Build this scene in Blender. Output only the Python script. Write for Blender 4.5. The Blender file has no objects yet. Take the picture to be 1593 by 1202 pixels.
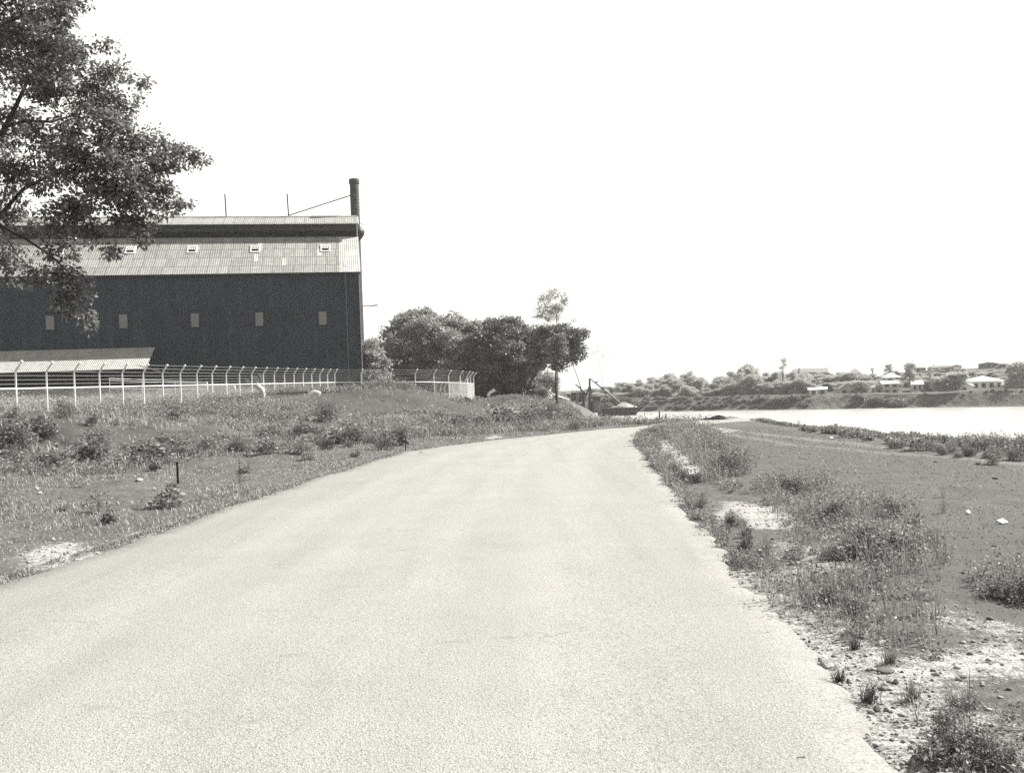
import bpy, math, random
import numpy as np
from mathutils import Matrix, Vector

random.seed(11)
rng = np.random.default_rng(11)
S = bpy.context.scene
COL = S.collection

# ------------------------------------------------------------------ camera, sky, sun, exposure
FPX = 1500.0                     # focal length in photo pixels (1593 wide)
ROLL = math.radians(-2.0)        # the photographer held the camera slightly tilted
EYE = 2.5
cd = bpy.data.cameras.new('camera')
cam = bpy.data.objects.new('camera', cd)
COL.objects.link(cam)
cd.sensor_width = 36.0
cd.lens = FPX / 1593.0 * 36.0
cd.clip_start = 0.1
cd.clip_end = 5000
cam.matrix_world = Matrix.Translation((0, 0, EYE)) @ Matrix.Rotation(math.radians(90), 4, 'X') @ Matrix.Rotation(ROLL, 4, 'Z')
S.camera = cam

SUN_AZ = math.radians(66)        # clockwise from the view direction (+Y) towards +X
SUN_EL = math.radians(44)
w = bpy.data.worlds.new('World')
S.world = w
w.use_nodes = True
nt = w.node_tree
bg = nt.nodes['Background']
sky = nt.nodes.new('ShaderNodeTexSky')
sky.sky_type = 'NISHITA'
sky.sun_disc = False
sky.sun_elevation = SUN_EL
sky.sun_rotation = SUN_AZ
sky.air_density = 1.0
sky.dust_density = 3.0
sky.ozone_density = 1.0
# the plate was blue-sensitive black-and-white film: the sky registers by its blue channel, in one grey
sep = nt.nodes.new('ShaderNodeSeparateColor')
nt.links.new(sky.outputs[0], sep.inputs[0])
tint = nt.nodes.new('ShaderNodeVectorMath'); tint.operation = 'SCALE'
tint.inputs[0].default_value = (1.0, 0.985, 0.91)
# a thin even veil of high white cloud over the blue
veil = nt.nodes.new('ShaderNodeMath'); veil.operation = 'MULTIPLY_ADD'
nt.links.new(sep.outputs[2], veil.inputs[0]); veil.inputs[1].default_value = 0.25
tc = nt.nodes.new('ShaderNodeTexCoord')
sz = nt.nodes.new('ShaderNodeSeparateXYZ'); nt.links.new(tc.outputs['Generated'], sz.inputs[0])
mz = nt.nodes.new('ShaderNodeMapRange'); mz.interpolation_type = 'SMOOTHSTEP'      # cloud veil thickest low in the sky
for k_, v_ in (('From Min', 0.25), ('From Max', 0.75), ('To Min', 5.8), ('To Max', 1.5)): mz.inputs[k_].default_value = v_
nt.links.new(sz.outputs[2], mz.inputs['Value'])
dt = nt.nodes.new('ShaderNodeVectorMath'); dt.operation = 'DOT_PRODUCT'
dt.inputs[1].default_value = (math.sin(SUN_AZ - 0.5), math.cos(SUN_AZ - 0.5), 0)
nt.links.new(tc.outputs['Generated'], dt.inputs[0])
ms = nt.nodes.new('ShaderNodeMapRange')                                             # and brighter on the sun's side
for k_, v_ in (('From Min', -0.7), ('From Max', 0.3), ('To Min', 0.3), ('To Max', 1.0)): ms.inputs[k_].default_value = v_
nt.links.new(dt.outputs['Value'], ms.inputs['Value'])
vm = nt.nodes.new('ShaderNodeMath'); vm.operation = 'MULTIPLY'
nt.links.new(mz.outputs[0], vm.inputs[0]); nt.links.new(ms.outputs[0], vm.inputs[1]); nt.links.new(vm.outputs[0], veil.inputs[2])
nt.links.new(veil.outputs[0], tint.inputs['Scale'])
nt.links.new(tint.outputs[0], bg.inputs[0])
bg.inputs[1].default_value = 0.10

sl = bpy.data.lights.new('sun', 'SUN')
sl.energy = 4.8
sl.angle = math.radians(0.55)
sl.color = (1.0, 0.966, 0.90)
sun = bpy.data.objects.new('sun', sl)
COL.objects.link(sun)
sdir = Vector((math.cos(SUN_EL) * math.sin(SUN_AZ), math.cos(SUN_EL) * math.cos(SUN_AZ), math.sin(SUN_EL)))
sun.rotation_euler = (-sdir).to_track_quat('-Z', 'Y').to_euler()
sun.location = (60, 40, 80)

vs = S.view_settings
S.display_settings.display_device = 'sRGB'
vs.view_transform = 'Standard'
vs.look = 'None'
vs.gamma = 1.0
vs.use_curve_mapping = False
vs.exposure = 1.0
S.render.engine = 'CYCLES'
cy = S.cycles
cy.max_bounces = 6
cy.diffuse_bounces = 3
cy.glossy_bounces = 3
cy.transmission_bounces = 4
cy.transparent_max_bounces = 8
cy.volume_bounces = 1
cy.use_denoising = False
cy.denoiser = 'OPENIMAGEDENOISE'
cy.denoising_input_passes = 'RGB_ALBEDO_NORMAL'
cy.denoising_prefilter = 'ACCURATE'
cy.caustics_reflective = False
cy.caustics_refractive = False
cy.sample_clamp_indirect = 6.0

# ------------------------------------------------------------------ photo pixel -> place
CA, SA = math.cos(ROLL), math.sin(ROLL)
def ray(px, py):
    u = (px - 796.5) / FPX
    v = -(py - 601.0) / FPX
    return u * CA - v * SA, u * SA + v * CA
def at(px, py, D):
    rx, rz = ray(px, py)
    return Vector((rx * D, D, EYE + rz * D))
def gnd(px, py, z=0.0):
    rx, rz = ray(px, py)
    D = (z - EYE) / rz
    return (rx * D, D)

# ------------------------------------------------------------------ numeric noise
def _hash(ix, iy, seed):
    n = (ix.astype(np.int64) * 374761393 + iy.astype(np.int64) * 668265263 + seed * 1442695041) & 0xFFFFFFFF
    n = ((n ^ (n >> 13)) * 1274126177) & 0xFFFFFFFF
    return ((n ^ (n >> 16)) & 0xFFFF) / 65535.0
def vnoise(x, y, sc, seed=0):
    x = np.asarray(x, float) / sc; y = np.asarray(y, float) / sc
    ix = np.floor(x); iy = np.floor(y)
    fx = x - ix; fy = y - iy
    fx = fx * fx * (3 - 2 * fx); fy = fy * fy * (3 - 2 * fy)
    a = _hash(ix, iy, seed); b = _hash(ix + 1, iy, seed)
    c = _hash(ix, iy + 1, seed); d = _hash(ix + 1, iy + 1, seed)
    return (a * (1 - fx) + b * fx) * (1 - fy) + (c * (1 - fx) + d * fx) * fy
def fbm(x, y, sc, seed=0, octv=3):
    t = 0; a = 1.0; s = 0
    for k in range(octv):
        t = t + a * vnoise(x, y, sc / 2 ** k, seed + k * 17)
        s += a; a *= 0.55
    return t / s
def sstep(a, b, x):
    t = np.clip((np.asarray(x, float) - a) / (b - a), 0, 1)
    return t * t * (3 - 2 * t)
def in_poly(x, y, poly):
    x = np.asarray(x, float); y = np.asarray(y, float)
    r = np.zeros(x.shape, bool)
    n = len(poly)
    for i in range(n):
        x1, y1 = poly[i]; x2, y2 = poly[(i + 1) % n]
        if y1 == y2: continue
        c = ((y1 > y) != (y2 > y)) & (x < (x2 - x1) * (y - y1) / (y2 - y1) + x1)
        r ^= c
    return r
def line_dist(x, y, pts):
    x = np.asarray(x, float); y = np.asarray(y, float)
    best = np.full(x.shape, 1e9)
    for (x1, y1), (x2, y2) in zip(pts[:-1], pts[1:]):
        dx, dy = x2 - x1, y2 - y1
        t = np.clip(((x - x1) * dx + (y - y1) * dy) / (dx * dx + dy * dy), 0, 1)
        best = np.minimum(best, np.hypot(x - x1 - t * dx, y - y1 - t * dy))
    return best
def resample(pts, step):
    pts = np.array(pts, float)
    # Catmull-Rom through the points, then even steps
    P = np.vstack([2 * pts[0] - pts[1], pts, 2 * pts[-1] - pts[-2]])
    out = []
    for i in range(1, len(P) - 2):
        for t in np.linspace(0, 1, 24, endpoint=False):
            a, b, c, d = P[i - 1], P[i], P[i + 1], P[i + 2]
            out.append(0.5 * (2 * b + (c - a) * t + (2 * a - 5 * b + 4 * c - d) * t * t + (3 * b - a - 3 * c + d) * t ** 3))
    out.append(pts[-1])
    out = np.array(out)
    L = np.concatenate([[0], np.cumsum(np.linalg.norm(np.diff(out, axis=0), axis=1))])
    n = max(2, int(L[-1] / step) + 1)
    q = np.linspace(0, L[-1], n)
    return np.stack([np.interp(q, L, out[:, k]) for k in range(out.shape[1])], 1)

# ------------------------------------------------------------------ object helpers
def tag(o, label=None, cat=None, group=None, kind=None):
    if label: o['label'] = label
    if cat: o['category'] = cat
    if group: o['group'] = group
    if kind: o['kind'] = kind
    return o
def empty(name, loc, rz=0.0):
    o = bpy.data.objects.new(name, None)
    COL.objects.link(o)
    o.location = loc
    o.rotation_euler = (0, 0, rz)
    o.empty_display_size = 0.3
    return o
def link_mesh(name, me, parent=None, loc=None):
    o = bpy.data.objects.new(name, me)
    COL.objects.link(o)
    if parent is not None: o.parent = parent
    if loc is not None: o.location = loc
    return o
def mesh_np(name, V, Fq, mats, midx=None, smooth=False):
    """V (n,3), Fq (m,k) faces all of one size."""
    V = np.ascontiguousarray(V, np.float32); Fq = np.ascontiguousarray(Fq, np.int32)
    me = bpy.data.meshes.new(name)
    m, k = Fq.shape
    me.vertices.add(len(V)); me.vertices.foreach_set('co', V.ravel())
    me.loops.add(m * k); me.loops.foreach_set('vertex_index', Fq.ravel())
    me.polygons.add(m)
    me.polygons.foreach_set('loop_start', np.arange(0, m * k, k, dtype=np.int32))
    if midx is not None: me.polygons.foreach_set('material_index', np.asarray(midx, np.int32))
    if smooth: me.polygons.foreach_set('use_smooth', np.ones(m, bool))
    for mt in (mats if isinstance(mats, (list, tuple)) else [mats]): me.materials.append(mt)
    me.update(calc_edges=True)
    me.validate()
    return me
class MB:
    def __init__(s):
        s.v = []; s.f = []
    def add(s, vs_, fs_):
        b = len(s.v)
        s.v += [tuple(v) for v in vs_]
        s.f += [tuple(i + b for i in f) for f in fs_]
    def box(s, c, size, rz=0.0, M=None):
        hx, hy, hz = size[0] / 2, size[1] / 2, size[2] / 2
        vs_ = []
        for z in (-hz, hz):
            for x, y in ((-hx, -hy), (hx, -hy), (hx, hy), (-hx, hy)):
                p = Vector((x, y, z))
                if M is not None: p = M @ p
                elif rz: p = Matrix.Rotation(rz, 3, 'Z') @ p
                vs_.append(p + Vector(c))
        s.add(vs_, [(3, 2, 1, 0), (4, 5, 6, 7), (0, 1, 5, 4), (1, 2, 6, 5), (2, 3, 7, 6), (3, 0, 4, 7)])
    def hexa(s, b4, t4):
        s.add(list(b4) + list(t4), [(3, 2, 1, 0), (4, 5, 6, 7), (0, 1, 5, 4), (1, 2, 6, 5), (2, 3, 7, 6), (3, 0, 4, 7)])
    def tube(s, pts, r, n=8, caps=True):
        pts = [Vector(p) for p in pts]
        rs = r if isinstance(r, (list, tuple)) else [r] * len(pts)
        rings = []
        ref = None
        for i, p in enumerate(pts):
            if i == 0: d = pts[1] - p
            elif i == len(pts) - 1: d = p - pts[i - 1]
            else: d = (pts[i + 1] - p).normalized() + (p - pts[i - 1]).normalized()
            d = d.normalized() if d.length > 1e-9 else Vector((0, 0, 1))
            if ref is None: ref = Vector((1, 0, 0)) if abs(d.x) < 0.9 else Vector((0, 1, 0))
            a = (ref - d * ref.dot(d)).normalized()
            b = d.cross(a)
            ref = a
            rings.append([p + (a * math.cos(6.28318 * k / n) + b * math.sin(6.28318 * k / n)) * rs[i] for k in range(n)])
        vs_ = [v for rg in rings for v in rg]
        fs_ = []
        for i in range(len(pts) - 1):
            for k in range(n):
                k2 = (k + 1) % n
                fs_.append((i * n + k, i * n + k2, (i + 1) * n + k2, (i + 1) * n + k))
        if caps:
            fs_.append(tuple(reversed(range(n))))
            fs_.append(tuple(range((len(pts) - 1) * n, len(pts) * n)))
        s.add(vs_, fs_)
    def lathe(s, c, prof, n=20):
        vs_ = []; c = Vector(c)
        for r, z in prof:
            for k in range(n):
                a = 6.28318 * k / n
                vs_.append(c + Vector((r * math.cos(a), r * math.sin(a), z)))
        fs_ = []
        for i in range(len(prof) - 1):
            for k in range(n):
                k2 = (k + 1) % n
                fs_.append((i * n + k, i * n + k2, (i + 1) * n + k2, (i + 1) * n + k))
        fs_.append(tuple(reversed(range(n)))); fs_.append(tuple(range((len(prof) - 1) * n, len(prof) * n)))
        s.add(vs_, fs_)
    def slab(s, q, t):
        """q: 4 points of a face; thickened by t along minus its normal."""
        q = [Vector(p) for p in q]
        n = (q[1] - q[0]).cross(q[2] - q[0]).normalized()
        s.hexa([p - n * t for p in q], q)
    def build(s, name, mat, parent=None, origin=None, smooth=False, loc=None):
        me = bpy.data.meshes.new(name)
        if origin is not None:
            o = Vector(origin)
            vs_ = [tuple(Vector(v) - o) for v in s.v]
        else: vs_ = s.v
        me.from_pydata(vs_, [], s.f)
        me.materials.append(mat)
        if smooth:
            me.polygons.foreach_set('use_smooth', [True] * len(me.polygons))
            try: me.set_sharp_from_angle(angle=math.radians(40))
            except Exception: pass
        me.update()
        return link_mesh(name, me, parent, loc)

# ------------------------------------------------------------------ materials
def new_mat(name):
    m = bpy.data.materials.new(name)
    m.use_nodes = True
    n = m.node_tree
    return m, n, n.nodes['Principled BSDF']
def L_(n, a, b): n.links.new(a, b)
def grey(v, t=(1.0, 1.0, 0.99)): return (v * t[0], v * t[1], v * t[2], 1)
def noise_node(n, coord, scale, detail=4, rough=0.6):
    t = n.nodes.new('ShaderNodeTexNoise')
    t.inputs['Scale'].default_value = scale
    t.inputs['Detail'].default_value = detail
    t.inputs['Roughness'].default_value = rough
    L_(n, coord, t.inputs['Vector'])
    return t.outputs['Fac']
def ramp_node(n, fac, stops):
    r = n.nodes.new('ShaderNodeValToRGB')
    e = r.color_ramp.elements
    e[0].position, e[0].color = stops[0][0], grey(stops[0][1])
    e[1].position, e[1].color = stops[-1][0], grey(stops[-1][1])
    for p, v in stops[1:-1]:
        x = e.new(p); x.color = grey(v)
    L_(n, fac, r.inputs[0])
    return r.outputs[0]
def coords(n, which='Object'):
    return n.nodes.new('ShaderNodeTexCoord').outputs[which]
def bump_node(n, h, bs, strength=0.3, dist=0.02):
    b = n.nodes.new('ShaderNodeBump')
    b.inputs['Strength'].default_value = strength
    b.inputs['Distance'].default_value = dist
    L_(n, h, b.inputs['Height'])
    L_(n, b.outputs[0], bs.inputs['Normal'])
def mixc(n, fac, a, b, mode='MIX'):
    m = n.nodes.new('ShaderNodeMix'); m.data_type = 'RGBA'; m.blend_type = mode
    if isinstance(fac, (int, float)): m.inputs[0].default_value = fac
    else: L_(n, fac, m.inputs[0])
    for i, v in ((6, a), (7, b)):
        if isinstance(v, tuple): m.inputs[i].default_value = v
        else: L_(n, v, m.inputs[i])
    return m.outputs[2]
def math_node(n, op, a, b=None, clamp=False):
    m = n.nodes.new('ShaderNodeMath'); m.operation = op; m.use_clamp = clamp
    for i, v in ((0, a), (1, b)):
        if v is None: continue
        if isinstance(v, (int, float)): m.inputs[i].default_value = v
        else: L_(n, v, m.inputs[i])
    return m.outputs[0]
def plain(name, lo, hi=None, scale=3.0, rough=0.6, spec=0.3, bump=0.0, bscale=None, metal=0.0, blue=0.0):
    m, n, bs = new_mat(name)
    c = coords(n)
    hi = lo if hi is None else hi
    col = ramp_node(n, noise_node(n, c, scale, 5), [(0.3, lo), (0.7, hi)])
    if blue: col = mixc(n, 1.0, col, (1 - blue * 0.6, 1 - blue * 0.35, 1.0, 1), 'MULTIPLY')
    L_(n, col, bs.inputs['Base Color'])
    bs.inputs['Roughness'].default_value = rough
    bs.inputs['Specular IOR Level'].default_value = spec
    bs.inputs['Metallic'].default_value = metal
    if bump: bump_node(n, noise_node(n, c, bscale or scale * 8, 4), bs, bump, 0.02)
    return m
def leafy(name, lo, hi, rough=0.5, spec=0.35, trans=0.3, big=0.0):
    """leaf surface: every leaf (mesh island) has its own grey between lo and hi."""
    m, n, bs = new_mat(name)
    g = n.nodes.new('ShaderNodeNewGeometry')
    col = ramp_node(n, g.outputs['Random Per Island'], [(0.0, lo), (0.7, (lo + hi) / 2), (1.0, hi)])
    L_(n, col, bs.inputs['Base Color'])
    bs.inputs['Roughness'].default_value = rough
    bs.inputs['Specular IOR Level'].default_value = spec
    tr = n.nodes.new('ShaderNodeBsdfTranslucent')
    L_(n, col, tr.inputs[0])
    mx = n.nodes.new('ShaderNodeMixShader'); mx.inputs[0].default_value = trans
    L_(n, bs.outputs[0], mx.inputs[1]); L_(n, tr.outputs[0], mx.inputs[2])
    L_(n, mx.outputs[0], n.nodes['Material Output'].inputs['Surface'])
    return m

# ground: three real surfaces (dry grass litter, brown dirt, crushed limestone) by painted-on masks of the terrain
def ground_mat():
    m, n, bs = new_mat('ground_surface')
    c = coords(n)
    def attr(name):
        a = n.nodes.new('ShaderNodeAttribute'); a.attribute_name = name
        return a.outputs['Fac']
    fine = noise_node(n, c, 9.0, 6, 0.7)
    mid = noise_node(n, c, 1.3, 4, 0.6)
    vfine = noise_node(n, c, 38.0, 3, 0.7)
    litter = mixc(n, 0.5, ramp_node(n, fine, [(0.32, 0.06), (0.5, 0.13), (0.68, 0.24)]), ramp_node(n, mid, [(0.3, 0.06), (0.7, 0.17)]))
    dirt = mixc(n, 0.45, ramp_node(n, vfine, [(0.3, 0.045), (0.52, 0.115), (0.72, 0.2)]), ramp_node(n, mid, [(0.3, 0.08), (0.7, 0.16)]))
    pale = mixc(n, 0.5, ramp_node(n, vfine, [(0.33, 0.16), (0.5, 0.42), (0.7, 0.55)]), ramp_node(n, fine, [(0.35, 0.25), (0.6, 0.5)]))
    def soft(a, k):
        x = math_node(n, 'ADD', attr(a), math_node(n, 'MULTIPLY', math_node(n, 'SUBTRACT', fine, 0.5), k))
        x = math_node(n, 'ADD', x, math_node(n, 'MULTIPLY', math_node(n, 'SUBTRACT', vfine, 0.5), k))
        return math_node(n, 'MULTIPLY', math_node(n, 'SUBTRACT', x, 0.38), 2.6, True)
    soil = mixc(n, 0.5, ramp_node(n, vfine, [(0.3, 0.03), (0.52, 0.075), (0.72, 0.15)]), ramp_node(n, fine, [(0.3, 0.04), (0.7, 0.13)]))
    col = mixc(n, soft('dirt', 1.0), litter, dirt)
    col = mixc(n, soft('soil', 1.0), col, soil)
    # faint pale streaks where trucks have crossed the dirt
    col = mixc(n, math_node(n, 'MULTIPLY', attr('track'), math_node(n, 'MULTIPLY', mid, 0.8), True), col, grey(0.3))
    col = mixc(n, soft('pale', 1.6), col, pale)
    L_(n, col, bs.inputs['Base Color'])
    bs.inputs['Roughness'].default_value = 0.9
    bs.inputs['Specular IOR Level'].default_value = 0.15
    h = math_node(n, 'ADD', math_node(n, 'MULTIPLY', fine, 0.6), math_node(n, 'MULTIPLY', vfine, 0.4))
    bump_node(n, h, bs, 0.9, 0.06)
    return m
def road_mat():
    m, n, bs = new_mat('road_gravel_seal')
    c = coords(n)
    v1 = n.nodes.new('ShaderNodeTexVoronoi'); v1.inputs['Scale'].default_value = 75
    L_(n, c, v1.inputs['Vector'])
    sp = noise_node(n, c, 42, 3, 0.75)
    sp2 = noise_node(n, c, 70, 2, 0.7)
    patch = noise_node(n, c, 0.55, 5, 0.6)
    mp = n.nodes.new('ShaderNodeMapping'); mp.inputs['Scale'].default_value = (1.6, 0.09, 1)
    mp.inputs['Rotation'].default_value = (0, 0, 0.03)
    L_(n, c, mp.inputs['Vector'])
    streak = noise_node(n, mp.outputs[0], 1.0, 4, 0.6)
    stone = ramp_node(n, v1.outputs['Color'], [(0.0, 0.11), (0.35, 0.28), (0.8, 0.40), (1.0, 0.58)])
    base = mixc(n, 0.55, stone, ramp_node(n, sp, [(0.32, 0.06), (0.45, 0.29), (0.64, 0.46)]))
    base = mixc(n, math_node(n, 'MULTIPLY', ramp_fac(n, sp2, 0.36, 0.28), 0.75), base, grey(0.06))
    base = mixc(n, 0.8, base, ramp_node(n, patch, [(0.3, 0.90), (0.55, 0.98), (0.75, 1.02)]), 'MULTIPLY')
    base = mixc(n, 0.8, base, ramp_node(n, streak, [(0.3, 0.88), (0.5, 0.98), (0.7, 1.0)]), 'MULTIPLY')
    ac = n.nodes.new('ShaderNodeAttribute'); ac.attribute_name = 'across'
    wob = math_node(n, 'ADD', ac.outputs['Fac'], math_node(n, 'MULTIPLY', math_node(n, 'SUBTRACT', noise_node(n, mp.outputs[0], 0.5, 2), 0.5), 0.06))
    wheel = ramp_node(n, wob, [(0.0, .76), (0.05, .90), (0.2, .93), (0.27, 1.04), (0.35, .95), (0.43, 1.04), (0.51, .96), (0.58, 1.04), (0.66, .95), (0.74, 1.04), (0.84, .92), (0.95, .92), (1.0, .78)])
    base = mixc(n, 0.9, base, wheel, 'MULTIPLY')
    # hairline cracks and a few darker scuffs
    mp2 = n.nodes.new('ShaderNodeMapping'); mp2.inputs['Scale'].default_value = (.35, 1.1, 1); L_(n, c, mp2.inputs['Vector'])
    v2 = n.nodes.new('ShaderNodeTexVoronoi'); v2.feature = 'DISTANCE_TO_EDGE'; v2.inputs['Scale'].default_value = .8
    wv2 = n.nodes.new('ShaderNodeMix'); wv2.data_type = 'VECTOR'
    nz2 = n.nodes.new('ShaderNodeTexNoise'); nz2.inputs['Scale'].default_value = 2.5; L_(n, c, nz2.inputs['Vector'])
    wv2.inputs[0].default_value = .3; L_(n, mp2.outputs[0], wv2.inputs[4]); L_(n, nz2.outputs['Color'], wv2.inputs[5]); L_(n, wv2.outputs[1], v2.inputs['Vector'])
    cr_ = math_node(n, 'MULTIPLY', ramp_fac(n, v2.outputs['Distance'], .012, .002), ramp_fac(n, noise_node(n, c, .8, 3), .52, .66))
    base = mixc(n, math_node(n, 'MULTIPLY', cr_, .28), base, grey(.07))
    scuff = noise_node(n, mp2.outputs[0], 3.0, 6, .7)
    base = mixc(n, math_node(n, 'MULTIPLY', ramp_fac(n, scuff, .62, .72), .4), base, grey(.12))
    L_(n, base, bs.inputs['Base Color'])
    bs.inputs['Roughness'].default_value = 0.75
    bs.inputs['Specular IOR Level'].default_value = 0.3
    h = math_node(n, 'ADD', math_node(n, 'MULTIPLY', v1.outputs['Distance'], 1.0), math_node(n, 'MULTIPLY', sp, 0.8))
    bump_node(n, h, bs, 0.55, 0.012)
    return m
def ramp_fac(n, f, a, b):
    mr = n.nodes.new('ShaderNodeMapRange')
    mr.inputs['From Min'].default_value = a; mr.inputs['From Max'].default_value = b
    L_(n, f, mr.inputs['Value'])
    return mr.outputs[0]
def water_mat():
    m, n, bs = new_mat('river_water')
    c = coords(n)
    L_(n, ramp_node(n, noise_node(n, c, 0.02, 3), [(0.3, 0.36), (0.7, 0.42)]), bs.inputs['Base Color'])
    bs.inputs['Roughness'].default_value = 0.3
    bs.inputs['IOR'].default_value = 1.33
    bs.inputs['Specular IOR Level'].default_value = 0.7
    mp = n.nodes.new('ShaderNodeMapping'); mp.inputs['Scale'].default_value = (1, 2.2, 1)
    L_(n, c, mp.inputs['Vector'])
    bump_node(n, noise_node(n, mp.outputs[0], 0.9, 4, 0.6), bs, 0.6, 0.3)
    return m
def corrugated(name, lo, hi, pitch, rows, blue=0.0, rough=0.55, bumpk=0.6):
    """corrugated sheet: ribs along local X every `pitch`, sheet laps every rows[0] x rows[1]."""
    m, n, bs = new_mat(name)
    c = coords(n)
    sx = n.nodes.new('ShaderNodeSeparateXYZ'); L_(n, c, sx.inputs[0])
    cx = n.nodes.new('ShaderNodeCombineXYZ')
    L_(n, sx.outputs[0], cx.inputs[0]); L_(n, sx.outputs[2], cx.inputs[1])
    bk = n.nodes.new('ShaderNodeTexBrick')
    bk.offset = 0.13; bk.offset_frequency = 2
    L_(n, cx.outputs[0], bk.inputs['Vector'])
    bk.inputs['Scale'].default_value = 1.0
    bk.inputs['Brick Width'].default_value = rows[0]
    bk.inputs['Row Height'].default_value = rows[1]
    bk.inputs['Mortar Size'].default_value = rows[2]
    bk.inputs['Mortar Smooth'].default_value = 0.2
    bk.inputs['Bias'].default_value = -0.1
    bk.inputs['Color1'].default_value = grey(lo); bk.inputs['Color2'].default_value = grey(hi)
    bk.inputs['Mortar'].default_value = grey(lo * rows[3])
    wv = math_node(n, 'SINE', math_node(n, 'MULTIPLY', sx.outputs[0], 6.28318 / pitch))
    mp = n.nodes.new('ShaderNodeMapping'); mp.inputs['Scale'].default_value = (1.2, 1.2, 0.16)
    L_(n, c, mp.inputs['Vector'])
    streak = noise_node(n, mp.outputs[0], 1.4, 5, 0.65)
    col = mixc(n, 0.75, bk.outputs['Color'], ramp_node(n, streak, [(0.25, 0.6), (0.5, 0.95), (0.75, 1.25)]), 'MULTIPLY')
    if blue: col = mixc(n, 1.0, col, (1 - blue * 0.6, 1 - blue * 0.35, 1.0, 1), 'MULTIPLY')
    L_(n, col, bs.inputs['Base Color'])
    bs.inputs['Roughness'].default_value = rough
    bs.inputs['Specular IOR Level'].default_value = 0.3
    bump_node(n, wv, bs, bumpk, pitch * 0.18)
    return m

M = {}
M['ground'] = ground_mat()
M['road'] = road_mat()
M['water'] = water_mat()
M['wall'] = corrugated('painted_iron_wall', 0.050, 0.076, 0.28, (0.82, 6.2, 0.025, 0.5), blue=0.9)
M['wall_low'] = corrugated('weathered_iron_wall', 0.07, 0.09, 0.28, (0.82, 3.0, 0.02, 0.8), blue=0.1)
M['monitor'] = plain('clerestory_iron', 0.035, 0.05, 2.0, 0.6, 0.3, blue=0.3)
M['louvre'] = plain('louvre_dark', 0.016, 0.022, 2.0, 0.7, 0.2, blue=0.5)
M['roof'] = corrugated('fibre_cement_roof', 0.30, 0.38, 0.30, (1.45, 1.42, 0.035, 0.42), bumpk=.3)
M['roof2'] = corrugated('iron_awning_roof', 0.42, 0.48, 0.24, (1.6, 3.2, 0.012, 0.7))
M['newsheet'] = corrugated('new_roof_sheet', 0.50, 0.58, 0.30, (1.45, 1.42, 0.02, 0.6), bumpk=.3)
M['white'] = plain('white_paint', 0.70, 0.80, 2.0, 0.4, 0.4)
M['galv'] = plain('galvanised_steel', 0.50, 0.62, 3.0, 0.42, 0.5)
M['wire'] = plain('galvanised_wire', 0.42, 0.5, 3.0, 0.5, 0.4)
M['grey_panel'] = plain('grey_sheet_panel', 0.20, 0.25, 3.0, 0.6, 0.3)
M['dark_steel'] = plain('dark_steel', 0.022, 0.038, 3.0, 0.5, 0.4, blue=0.15)
M['chim'] = plain('sooty_steel', 0.05, 0.085, 1.2, 0.55, 0.35, blue=0.15)
M['pipe'] = plain('dull_pipe', 0.10, 0.14, 3.0, 0.5, 0.4, blue=0.1)
M['bark'] = plain('bark', 0.06, 0.12, 4.0, 0.9, 0.1, 0.8, 30)
M['palebark'] = plain('pale_bark', 0.16, 0.26, 4.0, 0.85, 0.1, 0.5, 30)
M['darkbark'] = plain('dark_bark', 0.035, 0.07, 4.0, 0.9, 0.1, 0.8, 30)
M['stem'] = plain('weed_stem', 0.08, 0.14, 6.0, 0.8, 0.1)
M['timber'] = plain('weathered_timber', 0.16, 0.26, 5.0, 0.85, 0.15, 0.4, 30)
M['darktimber'] = plain('dark_timber', 0.025, 0.05, 5.0, 0.8, 0.15, 0.4, 30)
M['stone'] = plain('limestone', 0.42, 0.66, 9.0, 0.9, 0.15, 0.7, 24)
M['greystone'] = plain('grey_stone', 0.14, 0.26, 9.0, 0.9, 0.15, 0.7, 24)
M['soil'] = plain('dark_soil', 0.028, 0.055, 6.0, 0.95, 0.05, 1.0, 14)
M['sand'] = plain('heaped_gravel', 0.36, 0.46, 2.5, 0.9, 0.1, 0.6, 14)
M['spoil'] = plain('spoil_rubble', 0.12, 0.30, 1.6, 0.95, 0.1, 1.0, 5)
M['hull'] = plain('barge_hull', 0.022, 0.036, 1.2, 0.7, 0.2, 0.3, 6)
M['machine'] = plain('machine_grey', 0.10, 0.14, 1.5, 0.6, 0.3)
M['housewall'] = plain('house_weatherboard', 0.78, 0.84, 1.0, 0.7, 0.2)
M['housegrey'] = plain('house_grey_wall', 0.48, 0.58, 1.0, 0.7, 0.2)
M['houseroof'] = plain('house_pale_roof', 0.62, 0.70, 0.8, 0.5, 0.3)
M['tileroof'] = plain('house_tile_roof', 0.20, 0.28, 1.0, 0.7, 0.2)
M['glass'] = plain('window_glass', 0.025, 0.035, 1.0, 0.15, 0.5)
M['rubber'] = plain('rubber', 0.02, 0.03, 5.0, 0.8, 0.2)
M['paper'] = plain('paper', 0.72, 0.8, 5.0, 0.8, 0.2)
M['farground'] = None

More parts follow.
